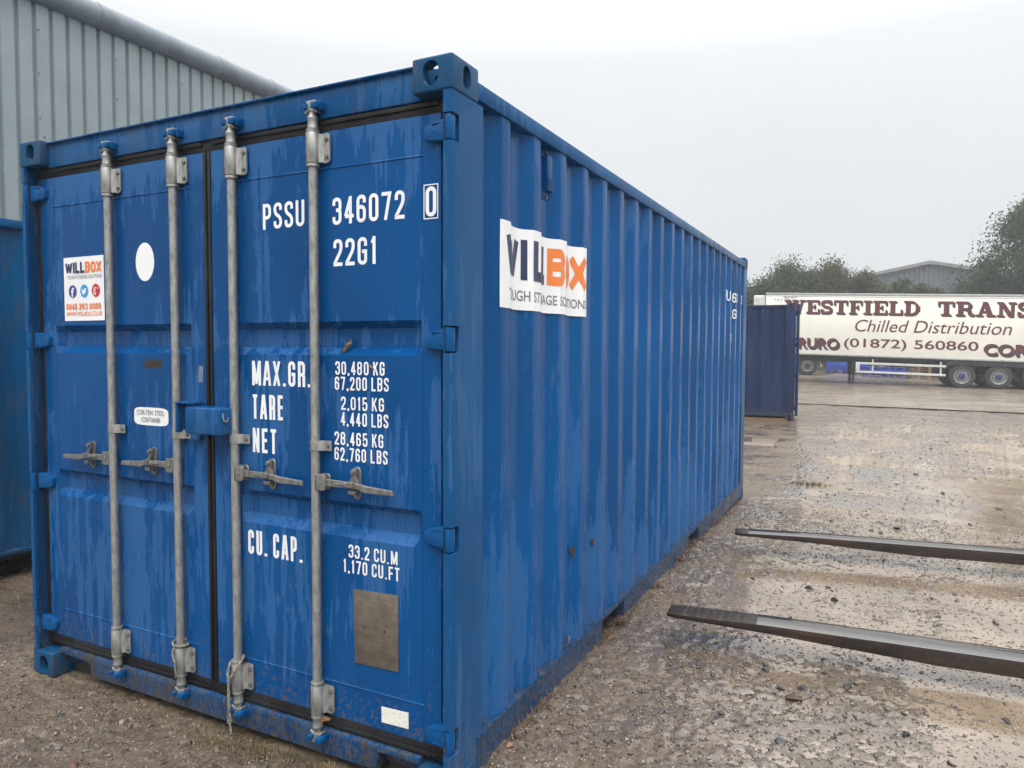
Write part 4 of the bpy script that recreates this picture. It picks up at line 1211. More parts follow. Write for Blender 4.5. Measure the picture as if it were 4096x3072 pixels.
PIT = -.0316
def tz(m): m.v = [(x, y, z + PIT * x) for x, y, z in m.v]; return m
tz(MB().box(-7.76, 5.6, 0, 2.55, 1.30, 3.93)).build('body', M['cream'], TR, bevel=.02)
tz(MB().box(-7.78, 5.62, -.018, 2.57, 3.87, 3.965).box(-7.77, 5.61, -.010, .02, 3.80, 3.825)).build('top_rail', M['alu'], TR, bevel=.01)
tz(MB().box(-7.76, 5.62, -.022, 2.57, 1.235, 1.315).box(-7.76, 5.6, -.03, 0, 1.262, 1.275)).build('bottom_rail', M['alu'], TR, bevel=.008)
tz(MB().box(-7.75, -7.0, -.012, .02, 1.31, 3.80)).build('front_corner_post', M['cream'], TR, bevel=.01)
for u in (-4.42, -1.5, 1.4, 4.0): tz(MB().box(u - .05, u + .05, -.036, -.018, 1.258, 1.292)).build('side_lamp', M['amber'], TR)
tz(MB().box(-7.2, 5.4, .35, .55, .98, 1.24).box(-7.2, 5.4, 2.0, 2.2, .98, 1.24).box(-5.3, 5.4, .06, .10, 1.14, 1.24).box(-4.4, 5.5, .3, 2.2, 1.08, 1.24)).build('chassis', M['chassis'], TR)
tz(MB().prism([(-.70, .80), (-.60, 1.02), (-.58, 1.24), (5.2, 1.24), (5.2, 1.03), (-.48, 1.03), (-.62, .80)], 'y', .03, .08)).build('wheel_skirt', M['chassis'], TR)
tz(MB().box(-.72, -.66, .05, 2.4, .45, 1.2)).build('mud_flap', M['chassis'], TR)
def wheel(u, v, g_, parent, hubmat, r=.50, wdt=.36):
    T = Matrix.Translation((u, v, g_ + r)) @ Matrix.Rotation(R(90), 4, 'X')
    p = [(r * .60, .012), (r * .74, .0), (r * .90, .008), (r * .97, .035), (r, .07), (r, wdt - .07), (r * .97, wdt - .03), (r * .62, wdt)]
    m = MB(); m.lathe([(a, -b) for a, b in p], 40, T, caps=False)
    wh = m.build('wheel', M['tyre'], parent)
    m = MB(); m.lathe([(r * .62, .0), (r * .60, -.004), (r * .555, -.012), (r * .54, -.08), (r * .43, -.09), (r * .40, -.05), (r * .26, -.045), (.02, -.045)], 36, T, caps=False)
    for k in range(10):
        a = 2 * math.pi * k / 10
        m.lathe([(.017, -.05), (.017, -.025), (.008, -.02)], 6, T @ Matrix.Translation((r * .335 * math.cos(a), r * .335 * math.sin(a), 0)))
    m.build('rim', M['rim'], wh)
    m = MB(); m.lathe([(r * .255, -.05), (r * .24, .0), (r * .13, .015), (r * .12, .05), (.01, .055)], 20, T, caps=False); m.build('hub', hubmat, wh)
for u in (0, 1.31, 2.62):
    g_ = ground_t(u)
    wheel(u, .05, .075 + .022 * 0 + PIT * 0.3 * u, TR, M['hub'])
    wheel(u, 2.1, .075 + PIT * 0.3 * u, TR, M['hub'])
MB().box(-.1, 2.8, .42, 2.1, .52, .64).build('axle', M['chassis'], TR)
gl = ground_t(-4.1)
MB().box(-4.17, -4.03, .25, .39, .55, 1.35).box(-4.15, -4.05, .27, .37, gl + .03, .8).box(-4.28, -3.92, .16, .48, gl + .005, gl + .05).box(-4.17, -4.03, 2.1, 2.24, .55, 1.3).box(-4.15, -4.05, 2.12, 2.22, gl + .03, .8).box(-4.28, -3.92, 2.0, 2.35, gl + .005, gl + .05).box(-4.13, -4.07, .3, 2.2, .9, .96).build('landing_leg', M['chassis'], TR, bevel=.01)
M['guard'] = plain('white_guard_paint', (0.55, 0.55, 0.52), .4, 0, .08, 4)
for z0 in (1.03, .66):
    tz(MB().box(-3.98, -.60, .02, .06, z0 - .145 + .02, z0 - .03)).build('side_guard_rail', M['guard'], TR, bevel=.005)
tz(MB().box(-4.02, -3.86, .018, .062, .53, 1.00)).build('side_guard_end', M['guard'], TR, bevel=.005)
for u in (-3.35, -.78): tz(MB().box(u - .03, u + .03, .062, .12, .55, 1.22)).build('side_guard_post', M['guard'], TR)
# refrigeration unit on the headboard
tz(MB().box(-8.30, -7.78, .18, 2.35, 2.0, 3.86)).build('fridge_unit', M['guard'], TR, bevel=.06, seg=3)
tz(MB().box(-8.25, -8.05, .172, .18, 3.62, 3.66).box(-8.25, -8.05, .172, .18, 3.40, 3.43).box(-8.25, -8.05, .172, .18, 3.2, 3.23).box(-8.24, -7.84, .172, .18, 2.6, 2.62)).build('fridge_hinge', M['alu'], TR)
# signwriting
def on_tr(k): return lambda u, v, hgt: (u, -.006 - .002 * k - hgt, v + PIT * u)
def slab(s, h, x0, gaps):
    """heavy slab-serif capitals, drawn stroke by stroke"""
    st = []; x = x0
    def bx(a, b, c, d): st.append(([Vector((x + a * h, c * h)), Vector((x + b * h, c * h)), Vector((x + b * h, d * h)), Vector((x + a * h, d * h))], [(0, 1, 2, 3)]))
    def ln(p, q, t_, cl=False):
        P = [Vector((x + p[0] * h, p[1] * h)), Vector((x + q[0] * h, q[1] * h))]
        d = (P[1] - P[0]).normalized()
        st.append(([P[0] + Vector((-t_ * h / 2, 0)), P[0] + Vector((t_ * h / 2, 0)), P[1] + Vector((t_ * h / 2, 0)), P[1] + Vector((-t_ * h / 2, 0))], [(0, 1, 2, 3)]))
    def cv(pts, t_, closed=False):
        P = fillet([(x + p[0] * h, p[1] * h, *p[2:]) for p in pts], closed, .32 * h)
        st.append(ribbon(P, closed, t_ * h / 2))
    T_ = .25; s_ = .13
    for c in s:
        if c == ' ': x += .62 * h; continue
        if c == 'I': wd = .52; bx(.135, .385, 0, 1); bx(0, .52, 0, s_); bx(0, .52, 1 - s_, 1)
        elif c == 'E' or c == 'F':
            wd = .90 if c == 'E' else .86
            bx(.12, .37, 0, 1); bx(0, wd, 1 - s_, 1); bx(wd - .10, wd, .64, 1 - s_)
            bx(.37, .60, .45, .56); bx(.54, .62, .32, .69)
            if c == 'E': bx(0, wd, 0, s_); bx(wd - .10, wd, s_, .36)
            else: bx(0, .52, 0, s_)
        elif c == 'T': wd = .92; bx(.335, .585, 0, 1); bx(0, wd, 1 - s_, 1); bx(0, .10, .62, 1 - s_); bx(wd - .10, wd, .62, 1 - s_); bx(.18, .74, 0, s_)
        elif c == 'L': wd = .88; bx(.12, .37, 0, 1); bx(0, .52, 1 - s_, 1); bx(0, wd, 0, s_); bx(wd - .10, wd, s_, .40)
        elif c == 'D': wd = .96; bx(.12, .37, 0, 1); cv([(0, .935), (.84, .935, 1.2), (.84, .065, 1.2), (0, .065)], .15); bx(.74, .96, .30, .70)
        elif c == 'S': wd = .78; cv([(.66, .68), (.66, .91, .8), (.10, .91, .8), (.10, .56, .8), (.68, .44, .8), (.68, .09, .8), (.08, .09, .8), (.08, .34)], .19); bx(.60, .72, .66, 1); bx(.02, .14, 0, .34)
        elif c == 'R': wd = 1.0; bx(.12, .37, 0, 1); bx(0, .5, 0, s_); cv([(0, .935), (.80, .935, .8), (.80, .49, .8), (.3, .49)], .15); bx(.68, .86, .60, .84); cv([(.5, .46), (.74, .46, .6), (.78, .07, .6), (1.02, .10)], .19)
        elif c == 'A': wd = 1.06; ln((.20, .04), (.48, 1), .12); ln((.80, .04), (.50, 1), .27); bx(.30, .70, .27, .38); bx(0, .40, 0, s_); bx(.60, 1.08, 0, s_)
        elif c == 'N': wd = 1.02; bx(.13, .27, 0, 1); bx(.76, .90, 0, 1); ln((.78, .0), (.22, 1), .27); bx(0, .40, 0, s_); bx(0, .34, 1 - s_, 1); bx(.62, 1.04, 1 - s_, 1)
        elif c == 'W': wd = 1.42; ln((.48, 0), (.22, 1), .25); ln((.48, 0), (.74, 1), .12); ln((1.0, 0), (.74, 1), .25); ln((1.0, 0), (1.24, 1), .12); bx(0, .44, 1 - s_, 1); bx(.54, .96, 1 - s_, 1); bx(1.06, 1.46, 1 - s_, 1)
        x += (wd + gaps) * h
    return st, x
def fit(fn, x0, x1):
    st, xe = fn(); xs = [v.x for vs, _ in st for v in vs]; a, b = min(xs), max(xs)
    return [([Vector((x0 + (v.x - a) / (b - a) * (x1 - x0), v.y)) for v in vs], fs) for vs, fs in st]
wf = fit(lambda: slab('WESTFIELD', .60, 0, .10), -6.98, -1.66)
ts = fit(lambda: slab('TRANS', .60, 0, .10), -.97, 2.35)
for st in (wf, ts):
    st = moved(st, 0, 3.06)
    decal('lettering_shadow', moved(st, .045, -.045), on_tr(0), M['shadow_print'], TR)
    decal('lettering', st, on_tr(2), M['maroon'], TR)
decal('lettering', moved(font_text('Chilled Distribution', .52, 5.78, shear=.25), -4.09, 2.32), on_tr(1), M['maroon'], TR)
decal('lettering', moved(font_text('(01872) 560860', .50, 5.05, bold=.012), -4.51, 1.52), on_tr(1), M['maroon'], TR)
for s, a, b, z in (('TRURO', -6.78, -4.72, 1.53), ('CORN', .72, 2.75, 1.48)):
    st = moved(font_text(s, .47, b - a, bold=.022), a, z)
    for k in range(3): decal('lettering_shadow', moved(st, .022 * (k + 1), -.028 * (k + 1)), on_tr(-.2 - k * .5), M['shadow_print'], TR)
    decal('lettering', st, on_tr(1), M['maroon'], TR)
decal('lettering', moved(font_text('FRZ-WT', .10, .55), -7.02, 3.70), on_tr(4), M['black_print'], TR)
decal('label_panel', poly2d([(-7.42, 3.50), (-7.05, 3.50), (-7.05, 3.72), (-7.42, 3.72)]), on_tr(6), M['white'], TR)
decal('lettering', moved(font_text('F R C', .10, .34), -7.40, 3.60), on_tr(7.2), M['icon_blue'], TR)

# ------------------------------------------------------------------ tractor unit standing behind the trailer's nose
TU = thing('lorry_tractor', 'dark lorry tractor unit behind the trailer nose, rear wheel and pale mudguard showing', 'lorry', (.45, 38.6, gz(.45, 38.6)), R(8))
wheel(0, 0, .0, TU, M['chassis']); wheel(0, 2.0, .0, TU, M['chassis']); wheel(-3.7, 0, 0, TU, M['chassis']); wheel(-3.7, 2.0, 0, TU, M['chassis'])
wheel(0.0, .37, .0, TU, M['chassis'])
arc = [(.64 * math.cos(a), .52 + .60 * math.sin(a)) for a in [R(5 + 170 * i / 16) for i in range(17)]]
arc += [(.60 * math.cos(a), .52 + .56 * math.sin(a)) for a in [R(175 - 170 * i / 16) for i in range(17)]]
MB().prism(arc, 'y', -.02, .75).build('mudguard', M['rim'], TU)
MB().box(-4.6, 1.2, .7, .82, .75, 1.0).box(-4.6, 1.2, 1.5, 1.62, .75, 1.0).box(-.6, .6, .9, 1.4, 1.0, 1.25).build('chassis', M['chassis'], TU)
MB().prism([(.1, 1.12), (.75, 1.05), (.95, .80), (.85, .80), (.68, 1.0), (.1, 1.06)], 'y', -.05, .05).build('mudguard_stay', M['guard'], TU)
MB().prism([(-4.9, .5), (-2.9, .5), (-2.9, 2.7), (-3.2, 3.0), (-4.6, 2.9), (-4.9, 2.1)], 'y', -.1, 2.3).build('cab', plain('cab_navy', (.02, .03, .09), .35), TU, bevel=.05)
MB().box(-4.5, -3.7, -.115, -.10, 1.7, 2.5).build('cab_window', plain('cab_glass', (.02, .025, .03), .08), TU, bevel=.004)

# ------------------------------------------------------------------ blue pallet boxes and pallets behind the trailer
M['box_blue'] = plain('blue_plastic', (0.022, 0.060, 0.34), .45, 0, .12, 4)
def pallet_box(x, y, rz, label, h=.80):
    t = thing('pallet_box', label, 'crate', (x, y, gz(x, y)), rz, 'blue pallet boxes behind the trailer')
    m = MB()
    for a in (0, .97): m.box(a, a + .03, .03, 1.13, .14, h)
    m.box(.0, 1.0, 0, .03, .14, h * .72); m.box(0, 1.0, 1.13, 1.16, .14, h)
    m.box(0, 1.0, .0, 1.16, .12, .15)
    m.box(-.012, 1.012, -.012, 1.172, h - .05, h); m.box(.0, 1.0, .0, .03, h * .72 + .12, h - .05)
    m.build('bin', M['box_blue'], t, bevel=.008)
    m = MB()
    for a in (-.01, .45, .89): m.box(a, a + .12, -.018, .0, .12, h - .05)
    m.box(0, 1, -.016, 0, .38, .42)
    m.build('rib', M['box_blue'], t, bevel=.004)
    for a in (0, .44, .88): MB().box(a, a + .12, 0, 1.16, .0, .12).build('runner', M['box_blue'], t, bevel=.006)
pallet_box(1.24, 41.4, R(8), 'tall blue plastic pallet box left of the trailer landing leg', .82)
pallet_box(2.32, 41.6, R(8), 'blue plastic pallet box half hidden by the trailer landing leg', .80)
for k, (x, y) in enumerate(((3.35, 40.6), (4.05, 41.0))):
    pallet_box(x, y, R(14), ['blue pallet box behind the left part of the white side guard', 'blue pallet box behind the white side guard, rightmost of the blue boxes'][k], .40)
def pallet_stack(x, y, rz, label, nlev):
    t = thing('pallet_stack', label, 'pallets', (x, y, gz(x, y)), rz, 'wooden pallets behind the trailer')
    for l in range(nlev):
        z = l * .145
        for a in (0, .52, 1.05): MB().box(a, a + .14, 0, 1.0, z, z + .1).build('bearer', M['wood'], t)
        for q in range(5): MB().box(0, 1.19, q * .225, q * .225 + .1, z + .1, z + .122).build('plank', M['wood'], t)
pallet_stack(5.6, 41.6, R(12), 'weathered wooden pallet stack behind the white side guard', 4)
pallet_stack(6.9, 42.0, R(10), 'wooden pallet stack just left of the trailer wheels', 5)

# ------------------------------------------------------------------ forklift tines reaching in from the right
def fork_mat(name, lo, hi, ior, r0, r1):
    n = N(name)
    a = n.noise(n.vec((1.2, 9, 9)), 6.0, 6, .65); b = n.noise(n.vec((1, 1, 1)), 2.2, 5); c_ = n.noise(n.vec((60, 3, 60)), 1.0, 4, .6)
    c = n.mix(n.rng(a, .35, .65), lo, hi); c = n.mix(n.rng(b, .55, .7, 0, .6), c, (0.050, 0.024, 0.014)); c = n.mix(n.rng(c_, .62, .70, 0, .35), c, (0.16, 0.15, 0.145))
    n.set('Base Color', c); n.set('IOR', ior); n.set('Roughness', n.lerp(a, r0, r1)); n.set('Normal', n.bump(a, .05, .003)); return n.m
M['fork'] = fork_mat('worn_fork_steel', (0.014, 0.009, 0.007), (0.034, 0.021, 0.016), 1.45, .35, .55)
M['fork_top'] = fork_mat('wet_polished_fork_top', (0.022, 0.018, 0.017), (0.042, 0.035, 0.032), 2.1, .07, .16)
def fork(tip, ang, label, wdt=.155, tread=True):
    t = thing('forklift_tine', label, 'forklift tine', (tip[0], tip[1], tip[2]), ang, 'forklift tines reaching towards the container')
    m = MB(); L = 2.35; n = 47
    vs = []; fs = []
    for i in range(n + 1):
        s = i / n; x = L * s
        hw = wdt / 2 * (1 if x > .05 else .86 + .14 * math.sqrt(max(0, min(1, x / .05))))
        top = -.010 * (1 - min(1, x / .5)); th = .021 + (.078 - .021) * min(1, x / 1.25)
        vs += [(x, -hw, top), (x, hw, top), (x, hw, top - th), (x, -hw, top - th)]
    for i in range(n):
        for k in range(4): fs.append((i * 4 + k, i * 4 + (k + 1) % 4, i * 4 + 4 + (k + 1) % 4, i * 4 + 4 + k))
    fs += [(3, 2, 1, 0), (n * 4, n * 4 + 1, n * 4 + 2, n * 4 + 3)]
    m.add(vs, fs); bl = m.build('blade', M['fork'], t, bevel=.005, seg=2)
    bl.data.materials.append(M['fork_top'])
    for p in bl.data.polygons:
        if p.normal.z > .9 and p.center.x > (.44 if tread else .12): p.material_index = 1
    MB().box(L - .02, L + .07, -wdt / 2, wdt / 2, -.085, .95).build('shank', M['fork'], t, bevel=.006)
    if tread:
        g_ = MB()
        for k in range(9):
            x = .045 + k * .040
            tp = -.010 * (1 - min(1, x / .5))
            for q in range(4): g_.box(x, x + .022, -.060 + q * .034 + (k % 2) * .010, -.044 + q * .034 + (k % 2) * .010, tp - .001, tp + .0022)
        g_.build('grip_pattern', M['fork'], t)
fork((2.747, 1.710, .240), R(4.3), 'near dark steel forklift tine with ribbed tip above the puddles')
fork((2.765, 3.610, .240), R(8.8), 'far dark steel forklift tine pointing at the container side', tread=False)

# ------------------------------------------------------------------ ropes, leaves on the container
def helix(x, y, z0, z1, r, turns, n=40, ph=0):
    return [(x + r * math.cos(ph + 2 * math.pi * turns * i / n), y + r * math.sin(ph + 2 * math.pi * turns * i / n), z0 + (z1 - z0) * i / n) for i in range(n + 1)]
def rope(pts, r=.0042):
    """two-strand twisted cord along pts"""
    P = [Vector(p) for p in pts]; m = MB()
    dense = []
    for i in range(len(P) - 1):
        for k in range(3): dense.append(P[i].lerp(P[i + 1], k / 3))
    dense.append(P[-1])
    for ph in (0, math.pi):
        q = []
        for i, p in enumerate(dense):
            t = (dense[min(i + 1, len(dense) - 1)] - dense[max(0, i - 1)]).normalized()
            a = t.cross(Vector((.2, .9, .3))).normalized(); b = t.cross(a)
            an = i * .9 + ph
            q.append(p + (a * math.cos(an) + b * math.sin(an)) * r * .62)
        m.tube(q, r * .72, 6)
    return m
x2, x3 = BX[1], BX[2]
pts = helix(x2, BY, .345, .315, .031, 1.2, 26, 2.2) + [(x2 - .012, BY - .034, .300), (x2 - .004, BY - .036, .286), (x2 + .003, BY - .034, .262), (x2 + .002, BY - .033, .236), (x2 + .006, BY - .032, .212), (x2 + .004, BY - .032, .196)]
o = rope(pts, .0038).build('rope', M['rope']); tag(o, 'short frayed rope tied round the bottom bracket of the second locking bar', 'rope')
pts = [(x3 + .012, BY + .02, .345), (x3 + .030, BY - .004, .340), (x3 + .028, BY - .024, .318), (x3 + .014, BY - .034, .294), (x3 - .002, BY - .037, .272), (x3 - .014, BY - .037, .256), (x3 - .017, BY - .036, .225), (x3 - .016, BY - .036, .180), (x3 - .015, BY - .036, .140), (x3 - .018, BY - .036, .118),
       (x3 - .024, BY - .036, .095), (x3 - .020, BY - .036, .078), (x3 - .006, BY - .037, .088), (x3 - .010, BY - .038, .118), (x3 - .014, BY - .037, .100), (x3 - .012, BY - .036, .074), (x3 - .010, BY - .035, .050), (x3 - .008, BY - .034, .030)]
m = rope(pts, .0048)
m2 = rope([(x3 - .028, BY + .01, .330), (x3 - .032, BY - .014, .312), (x3 - .028, BY - .030, .280), (x3 - .016, BY - .036, .256)], .0048)
b0 = len(m.v); m.v += m2.v; m.f += [tuple(i + b0 for i in f) for f in m2.f]
o = m.build('rope', M['rope']); tag(o, 'knotted pale rope hanging from the third locking bar beside the door joint', 'rope')
def leaf(pts, label, curl=.006):
    m = MB(); n = len(pts)
    a = [(p[0], p[1], p[2]) for p in pts]; c = tuple(sum(q[i] for q in a) / n for i in range(3)); c = (c[0], c[1] - curl, c[2])
    m.add(a + [c], [(i, (i + 1) % n, n) for i in range(n)])
    m.add([(q[0], q[1] + .0012, q[2]) for q in a] + [(c[0], c[1] + .0012, c[2])], [((i + 1) % n, i, n) for i in range(n)])
    o = m.build('dead_leaf', M['leaf'], None, normals=False); return tag(o, label, 'leaf', 'dead leaves stuck to the container')
zz = DY
leaf([(1.915, zz + .008, 1.596), (1.930, zz + .006, 1.600), (1.946, zz + .012, 1.618), (1.957, zz + .014, 1.633), (1.952, zz + .02, 1.640), (1.950, zz + .02, 1.650), (1.943, zz + .02, 1.646), (1.936, zz + .016, 1.628), (1.918, zz + .008, 1.606)], 'curled brown leaf lying in the upper groove of the right door', .012)
leaf([(2.046, zz - .003, 1.558), (2.056, zz - .003, 1.553), (2.072, zz - .003, 1.540), (2.076, zz - .003, 1.533), (2.060, zz - .003, 1.540), (2.049, zz - .003, 1.548)], 'small brown leaf stuck between 30,480 and KG', .004)
leaf([(x2 + .034, BY - .010, .350), (x2 + .050, BY - .016, .352), (x2 + .058, BY - .014, .366), (x2 + .050, BY - .012, .374), (x2 + .040, BY - .012, .368), (x2 + .034, BY - .010, .360)], 'dark red leaf caught by the rope on the second locking bar', .008)
leaf([(BX[3] + .028, BY - .020, .196), (BX[3] + .050, BY - .018, .214), (BX[3] + .078, BY - .014, .208), (BX[3] + .07, BY - .016, .198), (BX[3] + .044, BY - .02, .196), (BX[3] + .036, BY - .022, .172)], 'brown leaf caught under the bottom bracket of the fourth locking bar', .006)

# ------------------------------------------------------------------ stones, gravel, grass, litter
ico = bmesh.new(); bmesh.ops.create_icosphere(ico, subdivisions=1, radius=1.0)
IV = np.array([v.co[:] for v in ico.verts]); IF = np.array([[v.index for v in f.verts] for f in ico.faces]); ico.free()
ico = bmesh.new(); bmesh.ops.create_icosphere(ico, subdivisions=2, radius=1.0)
IV2 = np.array([v.co[:] for v in ico.verts]); IF2 = np.array([[v.index for v in f.verts] for f in ico.faces]); ico.free()
OV = np.array([(1, 0, 0), (-1, 0, 0), (0, 1, 0), (0, -1, 0), (0, 0, 1), (0, 0, -1.0)]); OF = np.array([(0, 2, 4), (2, 1, 4), (1, 3, 4), (3, 0, 4), (2, 0, 5), (1, 2, 5), (3, 1, 5), (0, 3, 5)])
def tint_mat(name, rough, coat=0.4):
    n = N(name); a = n.noise(n.vec((1, 1, 1)), 60.0, 5, .7)
    n.set('Base Color', n.mix(1.0, n.attr('tint'), n.mix(a, (.55, .55, .55), (1.25, 1.25, 1.25)), 'MULTIPLY'))
    n.set('Roughness', rough); n.set('Coat Weight', coat); n.set('Coat Roughness', .15)
    n.set('Normal', n.bump(a, .4, .004)); return n.m
M['stone'] = tint_mat('stone', .55, .12); M['pebble'] = tint_mat('pebble', .45, .3)
SC = {'dark': (0.030, 0.033, 0.037), 'brown': (0.10, 0.072, 0.048), 'red': (0.15, 0.075, 0.052), 'cream': (0.26, 0.215, 0.155), 'grey': (0.14, 0.128, 0.108)}
def stone(x, y, s, col, label, group, flat=.6):
    b = bmesh.new(); s *= rng.uniform(.65, 1.05); flat *= rng.uniform(.6, 1.1)
    for k in range(13):
        d = rng.normal(size=3); d /= np.linalg.norm(d); d *= rng.uniform(.8, 1.1)
        b.verts.new((d[0] * s * 1.15, d[1] * s * .8, d[2] * s * flat))
    h = bmesh.ops.convex_hull(b, input=b.verts)
    bmesh.ops.delete(b, geom=[v for v in b.verts if not v.link_faces], context='VERTS')
    bmesh.ops.rotate(b, verts=b.verts, matrix=Matrix.Rotation(rng.uniform(0, 6.28), 3, 'Z'))
    bmesh.ops.bevel(b, geom=list(b.edges), offset=s * .05, segments=1, affect='EDGES')
    me = bpy.data.meshes.new('stone'); b.to_mesh(me); b.free()
    at = me.color_attributes.new('tint', 'FLOAT_COLOR', 'POINT')
    c = np.ones((len(me.vertices), 4), np.float32); c[:, :3] = np.array(SC[col]) * rng.uniform(.75, 1.25); at.data.foreach_set('color', c.ravel())
    me.materials.append(M['stone'])
    zb = min(v.co.z for v in me.vertices)
    o = link('stone', me, None, (x, y, (max(gz(x, y), float(film_z(np.array(x), np.array(y)))) if x > 2.5 else gz(x, y)) - zb - s * flat * .55)); return tag(o, label, 'stone', group)
GR = 'loose stones scattered over the wet yard'
stone(2.475, .36, .030, 'red', 'pinkish broken stone beside the bottom rail of the blue container', GR, .8)
stone(2.53, .40, .018, 'dark', 'small black stone beside the pinkish stone at the bottom rail', GR)
ORD = ['first', 'second', 'third', 'fourth', 'fifth', 'sixth', 'seventh', 'eighth', 'ninth', 'tenth', 'eleventh', 'twelfth', 'thirteenth', 'fourteenth', 'fifteenth', 'sixteenth', 'seventeenth', 'eighteenth', 'nineteenth', 'twentieth', 'twenty-first', 'twenty-second', 'twenty-third', 'twenty-fourth']
def row(spots, text, col=None):
    """stones of one patch, told apart by their order from left to right in the picture"""
    rx_, ry_ = math.cos(0.4685), math.sin(0.4685)
    def across(p):
        dx, dy = p[0] - 3.71, p[1] + 2.07
        return (dx * rx_ + dy * ry_) / (-dx * ry_ + dy * rx_)
    for k, p in enumerate(sorted(spots, key=across)):
        stone(p[0], p[1], p[2], p[3] if len(p) > 3 else col, text.format(n=ORD[k]), GR)
row([(.85, -.12, .020, 'cream'), (.62, -.40, .028, 'cream')], 'pale stone in front of the doors, {n} pale one from the left')
row([(.98, -.08, .024, 'grey'), (.80, -.36, .026, 'grey'), (.93, -.33, .020, 'grey'), (1.32, -.05, .022, 'grey')], 'grey stone in front of the doors, {n} grey one from the left')
row([(.89, -.25, .014, 'red'), (.98, -.41, .028, 'red')], 'reddish stone in front of the doors, {n} red one from the left')
row([(.87, -.28, .014, 'brown'), (1.06, -.25, .028, 'brown')], 'brown stone in front of the doors, {n} brown one from the left')
row([(1.00, -.30, .018, 'dark'), (1.25, -.10, .02, 'dark'), (.55, -.2, .022, 'dark')], 'black stone in front of the doors, {n} black one from the left')
row([(3.27, 1.54, .036), (3.44, 1.41, .034), (3.63, 1.5, .038), (4.23, 1.49, .034), (3.85, 1.16, .030), (3.41, .89, .032), (3.16, 1.0, .022), (3.95, 1.30, .024), (3.62, 1.05, .024), (4.0, 1.02, .026), (4.3, 1.2, .022), (3.05, 1.35, .02), (3.36, 1.36, .026), (3.52, 1.62, .02)], 'dark slaty stone on the gravel below the near tine, {n} from the left', 'dark')
row([(4.18, 3.21, .034), (3.9, 2.12, .028), (4.18, 2.05, .030), (2.82, 3.02, .036), (3.51, 2.73, .030), (3.35, 2.91, .032), (2.72, 3.1, .022), (3.0, 2.95, .020), (3.46, 2.98, .024), (4.05, 3.05, .022), (4.05, 2.55, .024), (3.3, 2.3, .020)], 'dark stone on the wet ground between the two tines, {n} from the left', 'dark')
stone(3.42, 1.27, .038, 'brown', 'tan and black stone low in the picture on the wet gravel', GR)
stone(4.35, 2.77, .036, 'red', 'rust red stone between the two forklift tines near the right edge', GR)
stone(3.95, 3.18, .028, 'red', 'small brick red stone in the wet patch between the tines', GR, .4)
far = [(4.84, 6.69, .055), (2.9, 5.39, .034), (3.7, 4.96, .036)]
for k in range(21):
    y = 4.6 + 9 * rng.random() ** 1.4; x = 3.0 + (y * .36) * rng.random()
    far.append((x, y, rng.uniform(.022, .040)))
row(far, 'dark stone on the open yard beyond the far tine, {n} from the left', 'dark')

def scatter(name, n, gen, size, cols, label, cat, flat=.6):
    x, y = gen(n); ok = np.ones(len(x), bool)
    inside = (x > -.02) & (x < 2.44) & (y > .03) & (y < 6.1)
    x, y = x[~inside], y[~inside]; n = len(x)
    z = ground_z(x, y); s = size(n)
    wet = (x > 2.5) & (y > -.5) & (y < 20)
    fz = film_z(x, y)
    z = np.where(wet & (rng.random(n) < .72), np.maximum(z, fz - s * flat * .2), z)
    th = rng.uniform(0, 6.283, n); c, sn = np.cos(th), np.sin(th)
    sc3 = np.stack([s * rng.uniform(.8, 1.4, n), s * rng.uniform(.6, 1.0, n), s * flat * rng.uniform(.6, 1.1, n)], 1)
    v = OV[None] * (1 + rng.uniform(-.3, .3, (n, len(OV), 1))) * sc3[:, None, :]
    vx = v[..., 0] * c[:, None] - v[..., 1] * sn[:, None]; vy = v[..., 0] * sn[:, None] + v[..., 1] * c[:, None]
    V_ = np.stack([vx + x[:, None], vy + y[:, None], v[..., 2] + (z + s * flat * .25)[:, None]], 2).reshape(-1, 3)
    F_ = (OF[None] + (np.arange(n) * len(OV))[:, None, None]).reshape(-1, 3)
    ci = np.array(cols)[rng.choice(len(cols), n)] * rng.uniform(.65, 1.3, (n, 1))
    o = link(name, fast_mesh(name, V_, F_, M['pebble'], np.repeat(ci, len(OV), 0)))
    return tag(o, label, cat, kind='stuff')
peb = [(.15, .115, .08), (.17, .13, .09), (.13, .10, .07), (.09, .075, .06), (.20, .17, .135), (.30, .26, .21), (.055, .055, .06), (.17, .12, .085), (.11, .09, .07)]
dk = [(.04, .04, .042), (.065, .053, .042), (.10, .08, .06)]
scatter('gravel', 52000, lambda n: (2.46 + 3.4 * rng.random(n) ** 1.0, -.2 + 6.0 * rng.random(n) ** 1.2), lambda n: np.clip(rng.lognormal(-5.35, .42, n), .0025, .015), peb + dk + [(.26, .215, .16)], 'fine wet gravel strewn over the yard right of the container', 'gravel')
scatter('gravel', 22000, lambda n: (-1.9 + 4.4 * rng.random(n), -.75 + .85 * rng.random(n)), lambda n: np.clip(rng.lognormal(-5.65, .45, n), .0018, .014), peb + [(.26, .21, .15)], 'brown grit and gravel in front of the container doors', 'gravel')
scatter('gravel', 11000, lambda n: (2.6 + 7.5 * rng.random(n), 4.5 + 14 * rng.random(n) ** 1.3), lambda n: np.clip(rng.lognormal(-4.9, .42, n), .004, .022), dk + [(.14, .11, .08), (.18, .14, .10), (.12, .09, .065)], 'dark loose gravel on the far part of the yard', 'gravel', .7)
scatter('gravel', 3000, lambda n: (-1.95 + 1.95 * rng.random(n), .0 + 3.2 * rng.random(n)), lambda n: np.clip(rng.lognormal(-5.1, .45, n), .003, .016), peb, 'gravel in the gap between the two blue containers', 'gravel')

